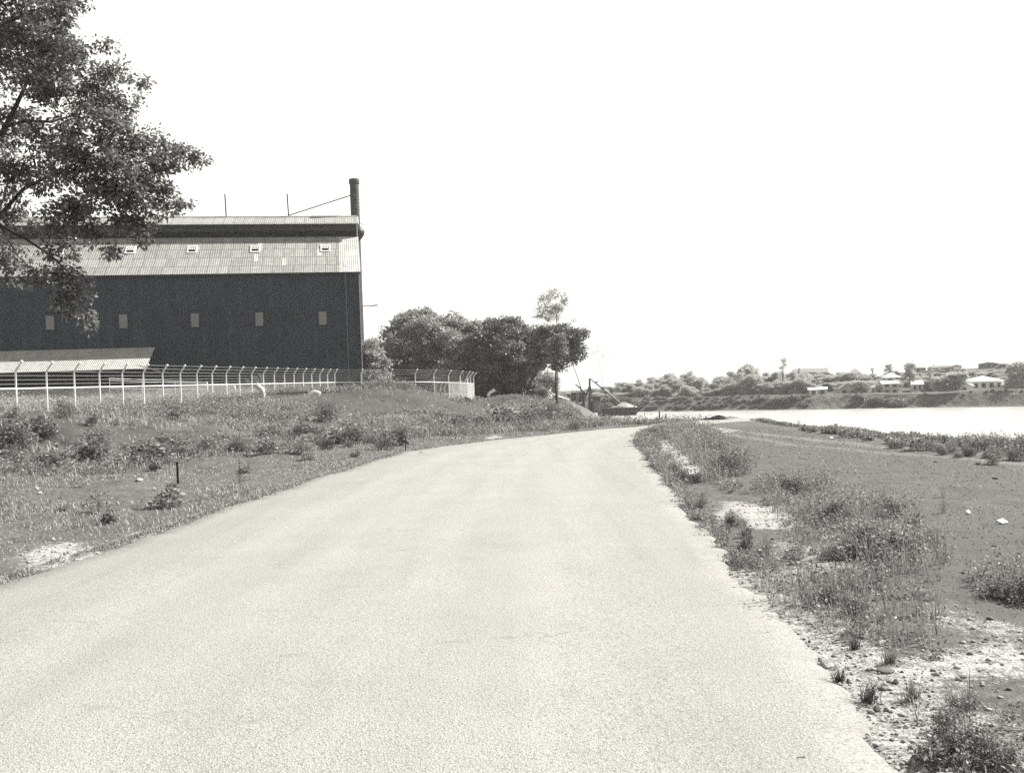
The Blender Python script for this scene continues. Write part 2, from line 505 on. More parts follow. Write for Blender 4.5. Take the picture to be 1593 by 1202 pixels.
M['leaf_near'] = leafy('fig_leaf', 0.08, 0.36, 0.36, 0.55, 0.38)
M['leaf_pale'] = leafy('pale_tree_leaf', 0.22, 0.58, 0.5, 0.35, 0.30)
M['leaf_dark'] = leafy('dark_tree_leaf', 0.10, 0.44, 0.45, 0.4, 0.3)
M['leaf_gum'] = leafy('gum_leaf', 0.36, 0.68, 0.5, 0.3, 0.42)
M['leaf_weed'] = leafy('weed_leaf', 0.12, 0.40, 0.55, 0.3, 0.30)
M['leaf_weed_dark'] = leafy('dark_weed_leaf', 0.045, 0.17, 0.55, 0.3, 0.25)
M['leaf_weed_pale'] = leafy('pale_weed_leaf', 0.18, 0.5, 0.55, 0.3, 0.3)
M['grass'] = leafy('dry_grass', 0.20, 0.52, 0.6, 0.2, 0.3)

# ------------------------------------------------------------------ terrain
road_L = [(-7.6, -16), (-7.4, 0), gnd(0, 905), gnd(165, 850), gnd(395, 775), gnd(620, 705), gnd(750, 685), gnd(850, 675), gnd(940, 666), gnd(1000, 661.5), (11.5, 61.0), (15.0, 62.5)]
road_R = [(2.4, -16), (2.4, 0), gnd(1405, 1202), gnd(1330, 1100), gnd(1264, 1030), gnd(1197, 945), gnd(1140, 880), gnd(1060, 775), gnd(1010, 715), gnd(990, 690), gnd(1002, 676), (9.2, 53.0), (11.5, 55.6), (15.0, 57.0)]
RL = resample(road_L, 0.12); RR = resample(road_R, 0.12)
road_poly = [tuple(p) for p in RL[::6]] + [tuple(p) for p in RR[::-6]]
land_edge = [(17, -30), (15.6, 20), (15.2, 35), (14.9, 45), (14.6, 58), (14.5, 64), (13.2, 69.5), (9.6, 73), (6.6, 80), (5.2, 90), (4.8, 100), (7.2, 130), (10.5, 170), (14.5, 220), (18.5, 262), (19, 300), (-40, 330), (-200, 335)]
land_poly = land_edge + [(-400, 335), (-400, -60), (17, -60)]

cp = []
for p in list(RL[::55]) + list(RR[::55]): cp.append((p[0], p[1], 0.0))
for x in (6, 11, 16, 24):
    for y in (-20, -5, 8, 20, 32, 44, 54): cp.append((x, y, 0.0))
cp += [(-10, 5, .1), (-14, 12, .3), (-12, 20, .22), (-10, 28, .22), (-8.5, 38, .25), (-20, 20, .7), (-30, 20, 1.2), (-30, 0, 1.2), (-45, 30, 1.9), (-15, -10, .3),
       (-60, 0, 2.0), (-100, 30, 2.0), (-150, 60, 2.0), (-150, -20, 2.0)]
def cpx(px, py, D):
    p = at(px, py, D); cp.append((p.x, p.y, p.z - (.0 if (px, py) in ((600, 609), (680, 619), (545, 612)) else .26)))
for a in [(60, 652, 41), (10, 700, 33), (200, 668, 44), (110, 715, 33), (300, 692, 40), (300, 657, 53), (480, 682, 45), (480, 642, 66), (400, 720, 32),
          (560, 645, 66), (600, 609, 93), (600, 645, 72), (545, 612, 100), (680, 619, 99), (680, 655, 68), (740, 633, 102), (705, 630, 100), (740, 660, 66), (800, 618, 138), (800, 650, 76),
          (850, 632, 112), (850, 652, 74), (900, 646, 102), (900, 659, 75), (950, 657.5, 72), (1000, 656, 67), (1080, 656, 65),
          (780, 616, 178), (700, 622, 168), (640, 622, 190), (865, 634, 122), (850, 622, 172), (900, 637, 205), (885, 630, 260)]: cpx(*a)
cp += [(-28.6, 52, 2.0), (-26.5, 65, 2.1), (-24.3, 85, 2.2), (-20.8, 118, 2.3), (-17, 119, 2.0), (-13, 121, 1.2), (-6, 138, .6), (-9, 150, .3), (-16, 170, .2), (-22, 135, 2.2), (-60, 125, 2.2), (-95, 118, 2.2), (-60, 90, 2.1), (-45, 60, 2.0), (-80, 60, 2.0),
       (-40, 150, 2.2), (-20, 200, .9), (-10, 250, -.5), (-60, 250, 1.2), (-120, 200, 2), (-120, 320, 1.5), (0, 300, -2), (30, 70, 0), (30, 120, -1)]
cp = np.array(cp)
_s = 40.0
def _tps_fit():
    X = cp[:, :2] / _s
    n = len(X)
    r = np.linalg.norm(X[:, None] - X[None], axis=2)
    K = np.where(r > 0, r * r * np.log(np.maximum(r, 1e-12)), 0) + np.eye(n) * 2e-3
    P = np.hstack([np.ones((n, 1)), X])
    A = np.zeros((n + 3, n + 3)); A[:n, :n] = K; A[:n, n:] = P; A[n:, :n] = P.T
    b = np.zeros(n + 3); b[:n] = cp[:, 2]
    return np.linalg.solve(A, b), X
_tw, _tX = _tps_fit()
def tps(x, y):
    x = np.asarray(x, float).ravel() / _s; y = np.asarray(y, float).ravel() / _s
    out = _tw[-3] + _tw[-2] * x + _tw[-1] * y
    for i in range(len(_tX)):
        r2 = (x - _tX[i, 0]) ** 2 + (y - _tX[i, 1]) ** 2
        out += _tw[i] * 0.5 * r2 * np.log(np.maximum(r2, 1e-20))
    return out
bumps = []      # heaped spoil along the bank: (x, y, radius x, radius y, height)
for px, py, D, rx, ry, h in [(60, 655, 42, 3.0, 1.3, .5), (130, 668, 39, 1.8, 1.0, .42), (215, 672, 44, 2.4, 1.0, .45), (170, 690, 38, 1.4, .7, .3), (295, 690, 42, 1.6, .8, .3), (270, 678, 46, 1.6, 1.0, .25), (20, 690, 35, 1.8, 1.2, .3),
                             (330, 672, 50, 2.4, 1.5, .3), (560, 620, 90, 3.0, 2, .3), (615, 612, 96, 3.5, 3, .75), (690, 622, 99, 3, 2, .35), (650, 630, 88, 2.2, 1.6, .3), (575, 632, 82, 2.2, 1.6, .3), (520, 640, 74, 2.5, 2, .2), (660, 625, 92, 3, 3, .15), (420, 660, 62, 2.5, 2, .3), (1050, 655, 64, 2.5, 1.0, .25)]:
    p = at(px, py, D); bumps.append((p.x, p.y, rx, ry, h))
def hgt(x, y):
    shp = np.shape(x)
    x = np.asarray(x, float).ravel(); y = np.asarray(y, float).ravel()
    z = tps(x, y)
    dr = line_dist(x, y, [tuple(p) for p in RL[::25]])
    dr = np.minimum(dr, line_dist(x, y, [tuple(p) for p in RR[::25]]))
    ins = in_poly(x, y, road_poly)
    off = np.where(ins, 0, sstep(0.2, 5, dr))
    left = sstep(0, 6, -(x + 4) + 0.28 * np.maximum(y - 15, 0))
    z = np.where(ins, np.where(np.abs(z) < 0.3, z * 0.3, z), z)
    z = z + off * ((fbm(x, y, 2.6, 3) - .5) * (0.10 + 0.5 * left * sstep(-.1, .5, z)) + (fbm(x, y, 0.8, 9, 2) - .5) * (0.05 + .10 * left))
    for bx, by, rx, ry, h in bumps:
        g = np.exp(-(((x - bx) / rx) ** 2 + ((y - by) / ry) ** 2))
        z = z + h * g * (0.7 + 0.6 * fbm(x, y, 0.9, 31, 2)) * off
    outd = np.where(in_poly(x, y, land_poly), 0, line_dist(x, y, land_edge))
    s = sstep(-.5, 11, outd)
    z = z * (1 - s) - 9.5 * s
    return z.reshape(shp)
def h1(x, y): return float(hgt(np.array([x]), np.array([y]))[0])

def axis_pts(segs):
    out = []
    for a, b, st in segs:
        n = max(1, int(round((b - a) / st)))
        out += list(np.linspace(a, b, n, endpoint=False))
    out.append(segs[-1][1])
    return np.array(out)
gx = axis_pts([(-400, -170, 23), (-170, -60, 5), (-60, -34, 1.2), (-34, -11, .42), (-11, 17, .16), (17, 24, .5), (24, 46, 1.5)])
gy = axis_pts([(-60, -12, 8), (-12, 2, 1), (2, 22, .16), (22, 62, .36), (62, 105, .7), (105, 180, 1.6), (180, 336, 3.5)])
GX, GY = np.meshgrid(gx, gy)
GZ = hgt(GX, GY)
_ins = in_poly(GX.ravel(), GY.ravel(), road_poly).reshape(GX.shape)
_dr = np.minimum(line_dist(GX, GY, [tuple(p) for p in RL[::25]]), line_dist(GX, GY, [tuple(p) for p in RR[::25]]))
GZ = GZ - np.where(_ins, 0.06 * sstep(0.0, 0.5, _dr), 0)
nx, ny = len(gx), len(gy)
idx = np.arange(nx * ny).reshape(ny, nx)
Fq = np.stack([idx[:-1, :-1], idx[:-1, 1:], idx[1:, 1:], idx[1:, :-1]], -1).reshape(-1, 4)
me = mesh_np('ground', np.stack([GX, GY, GZ], -1).reshape(-1, 3), Fq, M['ground'], smooth=True)
ground = tag(link_mesh('ground', me), 'weedy ground of the river bank with bare dirt and crushed limestone', None, None, 'structure')
GXr, GYr = GX.ravel(), GY.ravel()
def P2(lst, z=0.0): return [gnd(a, b, z) for a, b in lst]
pale_polys = [P2(q) for q in (
    [(1003, 700), (1030, 680), (1062, 690), (1105, 738), (1045, 738), (1018, 715)],
    [(1105, 775), (1190, 780), (1240, 815), (1165, 825)],
    [(1190, 825), (1260, 848), (1310, 885), (1240, 890)],
    [(1210, 930), (1260, 990), (1300, 1000), (1330, 985), (1400, 1030), (1480, 1060), (1600, 1110), (1900, 1230), (1480, 1260), (1380, 1190), (1320, 1090), (1250, 1010)],
    [(1400, 1010), (1500, 985), (1640, 980), (1700, 1050), (1560, 1075), (1450, 1055)],
    [(1075, 662), (1110, 660), (1150, 668), (1120, 672)],
    [(1460, 925), (1560, 955), (1640, 970), (1560, 985), (1470, 965)])]
pale_polys += [P2(q, .06) for q in ([(30, 858), (80, 838), (150, 835), (165, 848), (110, 862), (50, 880)], [(180, 822), (205, 815), (245, 820), (215, 832), (190, 832)],
                                    [(600, 706), (640, 697), (665, 700), (640, 710)], [(750, 678), (765, 672), (782, 678), (765, 684)])]
dirt_polys = [P2([(1110, 664), (1180, 661), (1320, 680), (1700, 745), (1900, 900), (1700, 990), (1500, 950), (1470, 890), (1420, 820), (1250, 745), (1165, 735), (1150, 700)])]
def hit(px, py, d0=5.0, d1=170.0):
    D = np.geomspace(d0, d1, 260)
    rx, rz = ray(px, py)
    z = EYE + rz * D
    g = hgt(rx * D, D)
    k = np.argmax(z <= g)
    if z[k] > g[k]: k = len(D) - 1
    return Vector((rx * D[k], D[k], g[k]))
dw = []
for lst in ([(-10, 672), (0, 655), (60, 645), (120, 648), (165, 668), (110, 690), (20, 688)],
            [(140, 672), (210, 660), (300, 676), (330, 690), (240, 712), (170, 700)],
            [(455, 622), (500, 612), (560, 606), (640, 606), (730, 624), (690, 645), (620, 640), (540, 648)],
            [(590, 610), (670, 616), (790, 642), (730, 655)]):
    dw.append([(hit(*q).x, hit(*q).y) for q in lst])
jx = GXr + (fbm(GXr, GYr, 1.0, 51) - .5) * 1.1; jy = GYr + (fbm(GXr, GYr, 1.0, 77) - .5) * (1.1 + GYr * 0.02)
pale = np.zeros(len(GXr)); dirt = np.zeros(len(GXr))
for qi, q in enumerate(pale_polys): pale = np.maximum(pale, in_poly(jx, jy, q) * (.64 if qi == 3 else .86 if qi < 3 else .74))
verge = line_dist(GXr, GYr, [tuple(p) for p in RR[::25]])
pale = np.maximum(pale, np.where((verge < 0.9) & (GYr < 13), .62, 0))
for q in dirt_polys + dw: dirt = np.maximum(dirt, in_poly(jx, jy, q) * 0.9)
dirt = np.maximum(dirt, (GXr > 3.5) * (GYr < 60) * (GYr > -20) * 0.42)
dirt = np.maximum(dirt, sstep(.55, .66, fbm(GXr, GYr, 4.0, 5)) * (GXr < -3) * (GZ.ravel() > .35) * .8)
soil_ = sstep(.56, .68, fbm(GXr, GYr, 4.0, 5)) * (GXr < -3) * (GZ.ravel() > .45) * (GYr < 110) * (GXr > -30) * .5
for q in dw: soil_ = np.maximum(soil_, in_poly(jx, jy, q) * .9)
trk = np.zeros(len(GXr))
for pts in ([(24, 14), (13.5, 26), (10.5, 36), (9.5, 47), (9.8, 54)], [(26, 17), (14.6, 28), (11.8, 38), (10.7, 48), (10.6, 54)], [(22, 20), (12.8, 33), (11.0, 46)]):
    trk = np.maximum(trk, np.exp(-(line_dist(GXr, GYr, pts) / 0.28) ** 2))
def blur(a, k):
    a = a.reshape(ny, nx).copy()
    for _ in range(k):
        a[1:-1] = (a[:-2] + 2 * a[1:-1] + a[2:]) / 4
        a[:, 1:-1] = (a[:, :-2] + 2 * a[:, 1:-1] + a[:, 2:]) / 4
    return a.ravel()
pale = blur(pale, 3); dirt = blur(dirt, 2)
for nm, a in (('pale', pale), ('dirt', dirt), ('soil', blur(soil_, 2)), ('track', trk)):
    at_ = me.attributes.new(nm, 'FLOAT', 'POINT')
    at_.data.foreach_set('value', a.astype(np.float32))

# road: one sheet lying on the ground with ragged edges
nr = 900
tq = np.linspace(0, 1, nr) ** 1.15
def along(pts, t):
    L = np.concatenate([[0], np.cumsum(np.linalg.norm(np.diff(pts, axis=0), axis=1))]); L /= L[-1]
    return np.stack([np.interp(t, L, pts[:, 0]), np.interp(t, L, pts[:, 1])], 1)
A, B = along(RL, tq), along(RR, tq)
Wd = B - A; Wl = np.linalg.norm(Wd, axis=1, keepdims=True); Wn = Wd / Wl
jag = lambda P_, sd: ((fbm(P_[:, 0] + 50, P_[:, 1], 1.3, sd, 4) - .5) * .55 + (fbm(P_[:, 0], P_[:, 1], .16, sd + 5, 2) - .5) * .16)[:, None]
A2 = A + Wn * jag(A, 201); B2 = B + Wn * jag(B, 307)
ncol = 26
V = []
for k in range(ncol):
    f = 0.0 if k == 0 else 1.0 if k == ncol - 1 else .006 + .988 * (k - 1) / (ncol - 3)
    q = A2 + (B2 - A2) * f
    crown = 0.018 + 0.05 * (1 - (2 * f - 1) ** 2)
    if k in (0, ncol - 1): crown = -0.03
    V.append(np.column_stack([q, hgt(q[:, 0], q[:, 1]) * 1.0 + crown]))
V = np.stack(V, 1)
idx = np.arange(nr * ncol).reshape(nr, ncol)
Fq = np.stack([idx[:-1, :-1], idx[:-1, 1:], idx[1:, 1:], idx[1:, :-1]], -1).reshape(-1, 4)
rme = mesh_np('road', V.reshape(-1, 3), Fq, M['road'], smooth=True)
ra_ = rme.attributes.new('across', 'FLOAT', 'POINT'); ra_.data.foreach_set('value', np.tile(np.linspace(0, 1, ncol), nr).astype(np.float32))
tag(link_mesh('road', rme), 'wide pale gravel road curving right towards the river', None, None, 'structure')

# river
WZ = -7.5
mb = MB(); mb.add([(-700, -300, WZ), (1200, -300, WZ), (1200, 1100, WZ), (-700, 1100, WZ)], [(0, 1, 2, 3)])
tag(mb.build('river', M['water']), 'bright glaring river water between the two banks', None, None, 'structure')

# far bank
FO = Vector((*gnd(1000, 640, WZ), 0)); F1 = Vector((*gnd(1593, 632, WZ), 0))
FT = (F1 - FO).normalized(); FN = Vector((-FT.y, FT.x, 0))
if FN.y < 0: FN = -FN
def far_h(s, t):
    s = np.asarray(s, float); t = np.asarray(t, float)
    tt = t - (vnoise(s, s * 0, 28, 8) - .5) * 5
    z = -9 + 1.6 * sstep(-6, 0.5, tt) + 3.7 * sstep(0, 10, tt)
    hl = sstep(-20, 50, s)
    z = z + 3.0 * sstep(26, 90, t) * hl + 4.0 * sstep(70, 190, t) * hl + 5 * sstep(200, 420, t) * sstep(60, 260, s)
    return z + (fbm(s, t, 9, 4) - .5) * .9 * sstep(-2, 4, t)
def far_pt(s, t):
    p = FO + FT * s + FN * t
    return Vector((p.x, p.y, float(far_h(np.array([s]), np.array([t]))[0])))
def far_st(px, D):
    """along/away coordinates of the far-bank spot seen at column px, depth D"""
    rx, rz = ray(px, 600)
    p = Vector((rx * D, D, 0)) - FO
    return p.dot(FT), p.dot(FN)
fs_ = axis_pts([(-380, -120, 20), (-120, 260, 2.0), (260, 600, 16)]); ft_ = axis_pts([(-8, 14, .7), (14, 60, 2.5), (60, 240, 8), (240, 520, 40)])
SS, TT = np.meshgrid(fs_, ft_)
ZZ = far_h(SS, TT)
V = np.stack([FO.x + FT.x * SS + FN.x * TT, FO.y + FT.y * SS + FN.y * TT, ZZ], -1).reshape(-1, 3)
idx = np.arange(SS.size).reshape(SS.shape)
Fq = np.stack([idx[:-1, :-1], idx[:-1, 1:], idx[1:, 1:], idx[1:, :-1]], -1).reshape(-1, 4)
def far_ground_mat():
    m, n, bs = new_mat('far_bank_surface')
    c = coords(n)
    mp = n.nodes.new('ShaderNodeMapping'); mp.inputs['Rotation'].default_value = (0, 0, 0.25); mp.inputs['Scale'].default_value = (1, .25, .6)
    L_(n, c, mp.inputs['Vector'])
    col = mixc(n, 0.6, ramp_node(n, noise_node(n, c, .5, 5, .7), [(0.3, .04), (0.5, .09), (0.7, .17)]), ramp_node(n, noise_node(n, mp.outputs[0], .9, 4, .6), [(0.35, .05), (0.65, .22)]))
    L_(n, col, bs.inputs['Base Color'])
    bs.inputs['Roughness'].default_value = .95; bs.inputs['Specular IOR Level'].default_value = .1
    bump_node(n, noise_node(n, c, 1.2, 4, .7), bs, 1.0, .5)
    return m
M['farground'] = far_ground_mat()
tag(link_mesh('far_bank', mesh_np('far_bank', V, Fq, M['farground'], smooth=True)), 'far bank of the river rising to a hill with houses', None, None, 'structure')

# ------------------------------------------------------------------ foliage makers (numpy)
def unit(v): return v / np.maximum(np.linalg.norm(v, axis=1, keepdims=True), 1e-9)
def leaf_quads(P, D, N, ln, wd):
    """P base points, D leaf directions, N approximate normals; diamond leaves."""
    D = unit(D); W = unit(np.cross(D, N)); N2 = np.cross(W, D)
    ln = np.asarray(ln)[:, None]; wd = np.asarray(wd)[:, None]
    mid = P + D * ln * .45 + N2 * ln * .07
    a = P; b = mid + W * wd * .5; c = P + D * ln; d = mid - W * wd * .5
    V = np.stack([a, b, c, d], 1).reshape(-1, 3)
    return V, np.arange(len(P) * 4).reshape(-1, 4)
def cat(parts):
    Vs, Fs, o = [], [], 0
    for V, Fq in parts:
        if len(V) == 0: continue
        Vs.append(V); Fs.append(Fq + o); o += len(V)
    return np.concatenate(Vs), np.concatenate(Fs)
def blades(P, h, w, bend, r=rng):
    """grass blades in two segments"""
    n = len(P)
    a = r.uniform(0, 6.283, n)
    d = np.stack([np.cos(a), np.sin(a), np.zeros(n)], 1)
    s = np.stack([-np.sin(a), np.cos(a), np.zeros(n)], 1)
    h = np.asarray(h)[:, None]; w = np.asarray(w)[:, None]; b = np.asarray(bend)[:, None]
    up = np.array([0, 0, 1.0])
    m = P + up * h * .6 + d * h * b * .35
    t = P + up * h * (1 - b * .35) + d * h * b
    V = np.stack([P - s * w / 2, P + s * w / 2, m - s * w * .4, m + s * w * .4, t - s * w * .08, t + s * w * .08], 1).reshape(-1, 3)
    i = np.arange(n)[:, None] * 6
    return V, np.concatenate([i + np.array([0, 1, 3, 2]), i + np.array([2, 3, 5, 4])])
def weed_leaves(B, H, R, k, ls, r=rng, top=0.5):
    """k leaves on each plant: base points B (n,3), height H, radius R, leaf size ls"""
    n = len(B)
    t = r.uniform(0.08, 1, (n, k)) ** .8
    a = r.uniform(0, 6.283, (n, k))
    rad = np.sqrt(r.uniform(0, 1, (n, k))) * (0.35 + .9 * np.sin(np.pi * np.clip(t * .75 + .12, 0, 1)))
    x = np.cos(a) * rad * R[:, None]; y = np.sin(a) * rad * R[:, None]
    P = np.stack([B[:, 0:1] + x, B[:, 1:2] + y, B[:, 2:3] + t * H[:, None]], -1).reshape(-1, 3)
    D = np.stack([np.cos(a), np.sin(a), r.uniform(-.3, .9, (n, k))], -1).reshape(-1, 3) + r.normal(0, .45, (n * k, 3))
    N = r.normal(0, .5, (n * k, 3)) + np.array([0, 0, 1.0])
    s = np.repeat(np.asarray(ls) * np.ones(n), k) * r.uniform(.55, 1.35, n * k)
    return leaf_quads(P, D, N, s, s * r.uniform(.4, .75, n * k))
def weed_stems(B, H, R, k, w, r=rng):
    n = len(B)
    Bk = np.repeat(B, k, 0); Hk = np.repeat(H, k); Rk = np.repeat(R, k)
    a = r.uniform(0, 6.283, n * k)
    tip = Bk + np.stack([np.cos(a) * Rk * r.uniform(.1, .9, n * k), np.sin(a) * Rk * r.uniform(.1, .9, n * k), Hk * r.uniform(.7, 1.1, n * k)], 1)
    s = np.stack([-np.sin(a), np.cos(a), np.zeros(n * k)], 1) * np.repeat(np.asarray(w) * np.ones(n), k)[:, None]
    V = np.stack([Bk - s, Bk + s, tip + s * .5, tip - s * .5], 1).reshape(-1, 3)
    return V, np.arange(n * k * 4).reshape(-1, 4)
def on_ground(x, y, sink=0.02):
    return np.stack([x, y, hgt(x, y) - sink], 1)
def scatter_poly(poly, n, r=rng):
    poly = [tuple(p) for p in poly]
    xs = [p[0] for p in poly]; ys = [p[1] for p in poly]
    X, Y = [], []
    c = 0
    while c < n:
        x = r.uniform(min(xs), max(xs), n * 2); y = r.uniform(min(ys), max(ys), n * 2)
        k = in_poly(x, y, poly)
        X.append(x[k]); Y.append(y[k]); c += int(k.sum())
        if c == 0: break
    return np.concatenate(X)[:n], np.concatenate(Y)[:n]
def poly_area(p):
    return abs(sum(p[i][0] * p[(i + 1) % len(p)][1] - p[(i + 1) % len(p)][0] * p[i][1] for i in range(len(p)))) / 2

# ------------------------------------------------------------------ trees
def lumps(lobes, r, k=9, size=(.3, .5), spray=0):
    out = []
    for c, rad in lobes:
        c = np.array(c); rad = np.array(rad)
        for u in unit(r.normal(0, 1, (k, 3)) + np.array([0, 0, .25])):
            f = r.uniform(*size)
            out.append((tuple(c + u * rad * r.uniform(.55, .92)), tuple(rad * f * np.array([1.1, 1.1, .75]))))
    for c, rad in (lobes if spray else []):
        c = np.array(c); rad = np.array(rad)
        for u in unit(r.normal(0, 1, (spray, 3))):
            b_ = c + u * rad * r.uniform(.8, 1.0)
            d_ = unit((u + np.array([0, 0, -.55]))[None])[0] * rad.mean()
            f = r.uniform(.10, .17)
            for q in range(3): out.append((tuple(b_ + d_ * (.05 + .17 * q)), tuple(rad * f * (1 - .25 * q) * np.array([1.2, 1.2, .7]))))
    return out
def crown_arrays(lobes, dens, leaf, r, cl=0.16, per=26, droop=0.0, shell=.5):
    """lobes: (centre, radii). Clusters through each lobe's volume, thicker near its skin, leaves round each cluster."""
    parts = []
    for c, rad in lobes:
        c = np.array(c); rad = np.array(rad)
        n = int(dens * (rad[0] * rad[1] * rad[2]) ** (2 / 3) + r.uniform())
        if n < 1: continue
        u = unit(r.normal(0, 1, (n, 3)))
        rr = shell + (1 - shell) * r.uniform(0, 1, n) ** .6
        rr *= 1 + .16 * (vnoise(u[:, 0] * 4 + c[0], u[:, 1] * 4 + u[:, 2] * 3 + c[2], 1.0, 3) - .35)
        cc = c + u * rad * rr[:, None]
        k = per
        off = r.normal(0, 1, (n, k, 3)) * max(rad.mean() * cl, leaf * .75) * np.array([1, 1, .55])
        P = (cc[:, None] + off).reshape(-1, 3)
        out = np.repeat(u, k, 0)
        D = out * .5 + unit(off.reshape(-1, 3)) * .8 + r.normal(0, .4, (n * k, 3)) + np.array([0, 0, -droop])
        N = out * .7 + np.array([0, 0, .9]) + r.normal(0, .45, (n * k, 3))
        s = leaf * r.uniform(.6, 1.35, n * k)
        parts.append(leaf_quads(P, D, N, s, s * r.uniform(.42, .7, n * k)))
    return cat(parts)
def limb(mb, a, b, ra, rb, r, wob=.08, n=6):
    a = Vector(a); b = Vector(b)
    L = (b - a).length
    pts = []
    for i in range(n + 1):
        t = i / n
        p = a.lerp(b, t) + Vector((0, 0, math.sin(t * math.pi) * L * .06))
        if 0 < i < n: p += Vector(r.normal(0, 1, 3)) * L * wob * .35
        pts.append(p)
    mb.tube(pts, [ra + (rb - ra) * (i / n) for i in range(n + 1)], 7)
    return pts
def tree_thing(name, base, lobes, trunk_pts, trunk_r, leafmat, barkmat, label, cat_='tree', group=None, dens=60, leaf=.3, per=24, seed=1, limbs=1.0, cl=.16, droop=0., shell=.5, twigs=0, extra=None, lump=0, spray=0, lsize=(.3, .5)):
    r = np.random.default_rng(seed)
    base = Vector(base)
    e = empty(name, base)
    tag(e, label, cat_, group)
    mb = MB()
    n = len(trunk_pts)
    for tr in (trunk_pts if isinstance(trunk_pts[0], list) else [trunk_pts]):
        m = len(tr)
        mb.tube(tr, [trunk_r * (1.25 if i == 0 else 1) * (1 - .55 * i / (m - 1)) for i in range(m)], 9)
        top = Vector(tr[-1])
        for c, rad in lobes:
            if r.uniform() < limbs:
                pts = limb(mb, top if r.uniform() < .6 else Vector(tr[max(1, m - 2)]), c, trunk_r * .4, trunk_r * .1, r)
                for q in range(3 + twigs):
                    u = Vector(r.normal(0, 1, 3)); u.z = abs(u.z) * .5; u.normalize()
                    limb(mb, pts[r.integers(2, 6)], Vector(c) + Vector((u.x * rad[0], u.y * rad[1], u.z * rad[2])) * .85, trunk_r * .13, trunk_r * .03, r, n=4)
    if extra: extra(mb, r)
    mb.build('trunk', barkmat, e, base, smooth=True)
    V, Fq = crown_arrays(lumps(lobes, r, lump, lsize, spray) if lump else lobes, dens, leaf, r, cl, per, droop, shell)
    link_mesh('crown', mesh_np('crown', V - np.array(base), Fq, leafmat), e)
    return e

def plobe(px, py, rpx, D, sq=1.0, dz=1.0):
    p = at(px, py, D); rr = rpx * D / FPX
    return ((p.x, p.y, p.z), (rr * sq, rr * dz, rr))

# --- the big tree leaning in from the left
D0 = 26.0
lob = []
for px, py, rp, D, sq in [
    (20, 25, 62, 27, 1.1), (72, 22, 38, 25, 1), (95, 78, 30, 26, 1.1), (40, 95, 55, 26, 1.1), (140, 100, 42, 25.5, 1.1), (182, 132, 36, 26, 1.25), (85, 150, 50, 25, 1.1), (22, 200, 36, 27, 1),
    (175, 178, 28, 26.5, 1), (140, 205, 50, 25, 1.1), (75, 225, 40, 26, 1.1), (225, 238, 36, 25.5, 1.3), (276, 246, 22, 26, 1.7), (195, 262, 44, 25, 1.2), (255, 262, 20, 26, 1.3), (300, 249, 12, 26, 1.4), (316, 253, 6, 26, 1.5), (110, 280, 52, 25, 1.1), (20, 282, 36, 26, 1.1),
    (228, 305, 36, 25.5, 1.2), (268, 318, 18, 26, 1.4), (170, 320, 44, 25, 1.1), (110, 345, 36, 25.5, 1.2), (205, 352, 26, 25.5, 1), (222, 372, 15, 25.5, .8), (175, 392, 14, 25.5, .7), (150, 365, 22, 25.5, 1), (30, 338, 22, 26, 1.3), (10, 395, 26, 26, 1.0), (15, 425, 16, 26, 1.2),
    (76, 392, 13, 25, .9), (95, 425, 22, 25, 1.2), (112, 450, 22, 25, 1.1), (105, 475, 18, 25, 1), (130, 480, 15, 25, .8), (140, 508, 10, 25, .7), (108, 398, 10, 25.3, .8), (60, 430, 16, 25.2, 1.3), (40, 447, 9, 25.2, 1.),
    (-60, 60, 80, 27, 1.1), (-80, 200, 80, 27, 1.1), (-70, 330, 60, 26, 1.2), (-160, 120, 90, 28, 1.1), (-170, 280, 80, 28, 1.1), (10, -60, 60, 27, 1.1), (90, -50, 50, 26, 1.1), (130, -14, 30, 26, 1.2), (-100, -60, 80, 28, 1.1)]:
    lob.append(plobe(px, py, rp, D, sq, 1.1))
bx, by = at(-210, 700, 28.5).x, 28.5
tb = Vector((bx, by, h1(bx, by) - .1))
def big_limbs(mb, r):
    for pts, ra, rb in [
        ([(-205, 420, 28.4), (-90, 390, 27.5), (0, 335, 26.4), (35, 295, 26), (80, 272, 25.8), (140, 262, 25.5), (230, 250, 25.6)], .085, .015),
        ([(-205, 330, 28.4), (-100, 270, 27.2), (5, 205, 26), (25, 165, 26), (42, 128, 26), (60, 80, 26)], .12, .02),
        ([(5, 198, 26), (40, 188, 25.7), (78, 190, 25.4), (130, 175, 25.6), (190, 140, 26)], .05, .012),
        ([(-90, 390, 27.5), (0, 350, 25.6), (40, 372, 25.2), (80, 398, 25), (112, 430, 25), (132, 470, 25), (142, 508, 25)], .045, .008),
        ([(0, 350, 25.6), (25, 395, 25.2), (48, 418, 25.2), (56, 432, 25.2)], .02, .006),
        ([(74, 360, 25), (78, 375, 25), (77, 392, 25)], .012, .005),
        ([(-205, 200, 28.4), (-120, 100, 27), (0, 40, 26.5), (70, 10, 26)], .12, .02)]:
        mb.tube([at(*p) for p in pts], [ra + (rb - ra) * i / (len(pts) - 1) for i in range(len(pts))], 7)
tree_thing('fig_tree', tb, lob, [tb, at(-215, 560, 28.5), at(-205, 420, 28.4), at(-205, 300, 28.4), at(-190, 180, 28.4), at(-160, 60, 28.2)], .42, M['leaf_near'], M['darkbark'],
           'large leafy tree overhanging from the left edge in front of the shed roof', dens=98, leaf=.118, per=18, seed=5, limbs=.0, cl=.36, droop=.45, shell=.2, lump=12, spray=5, lsize=(.26, .5), extra=big_limbs)

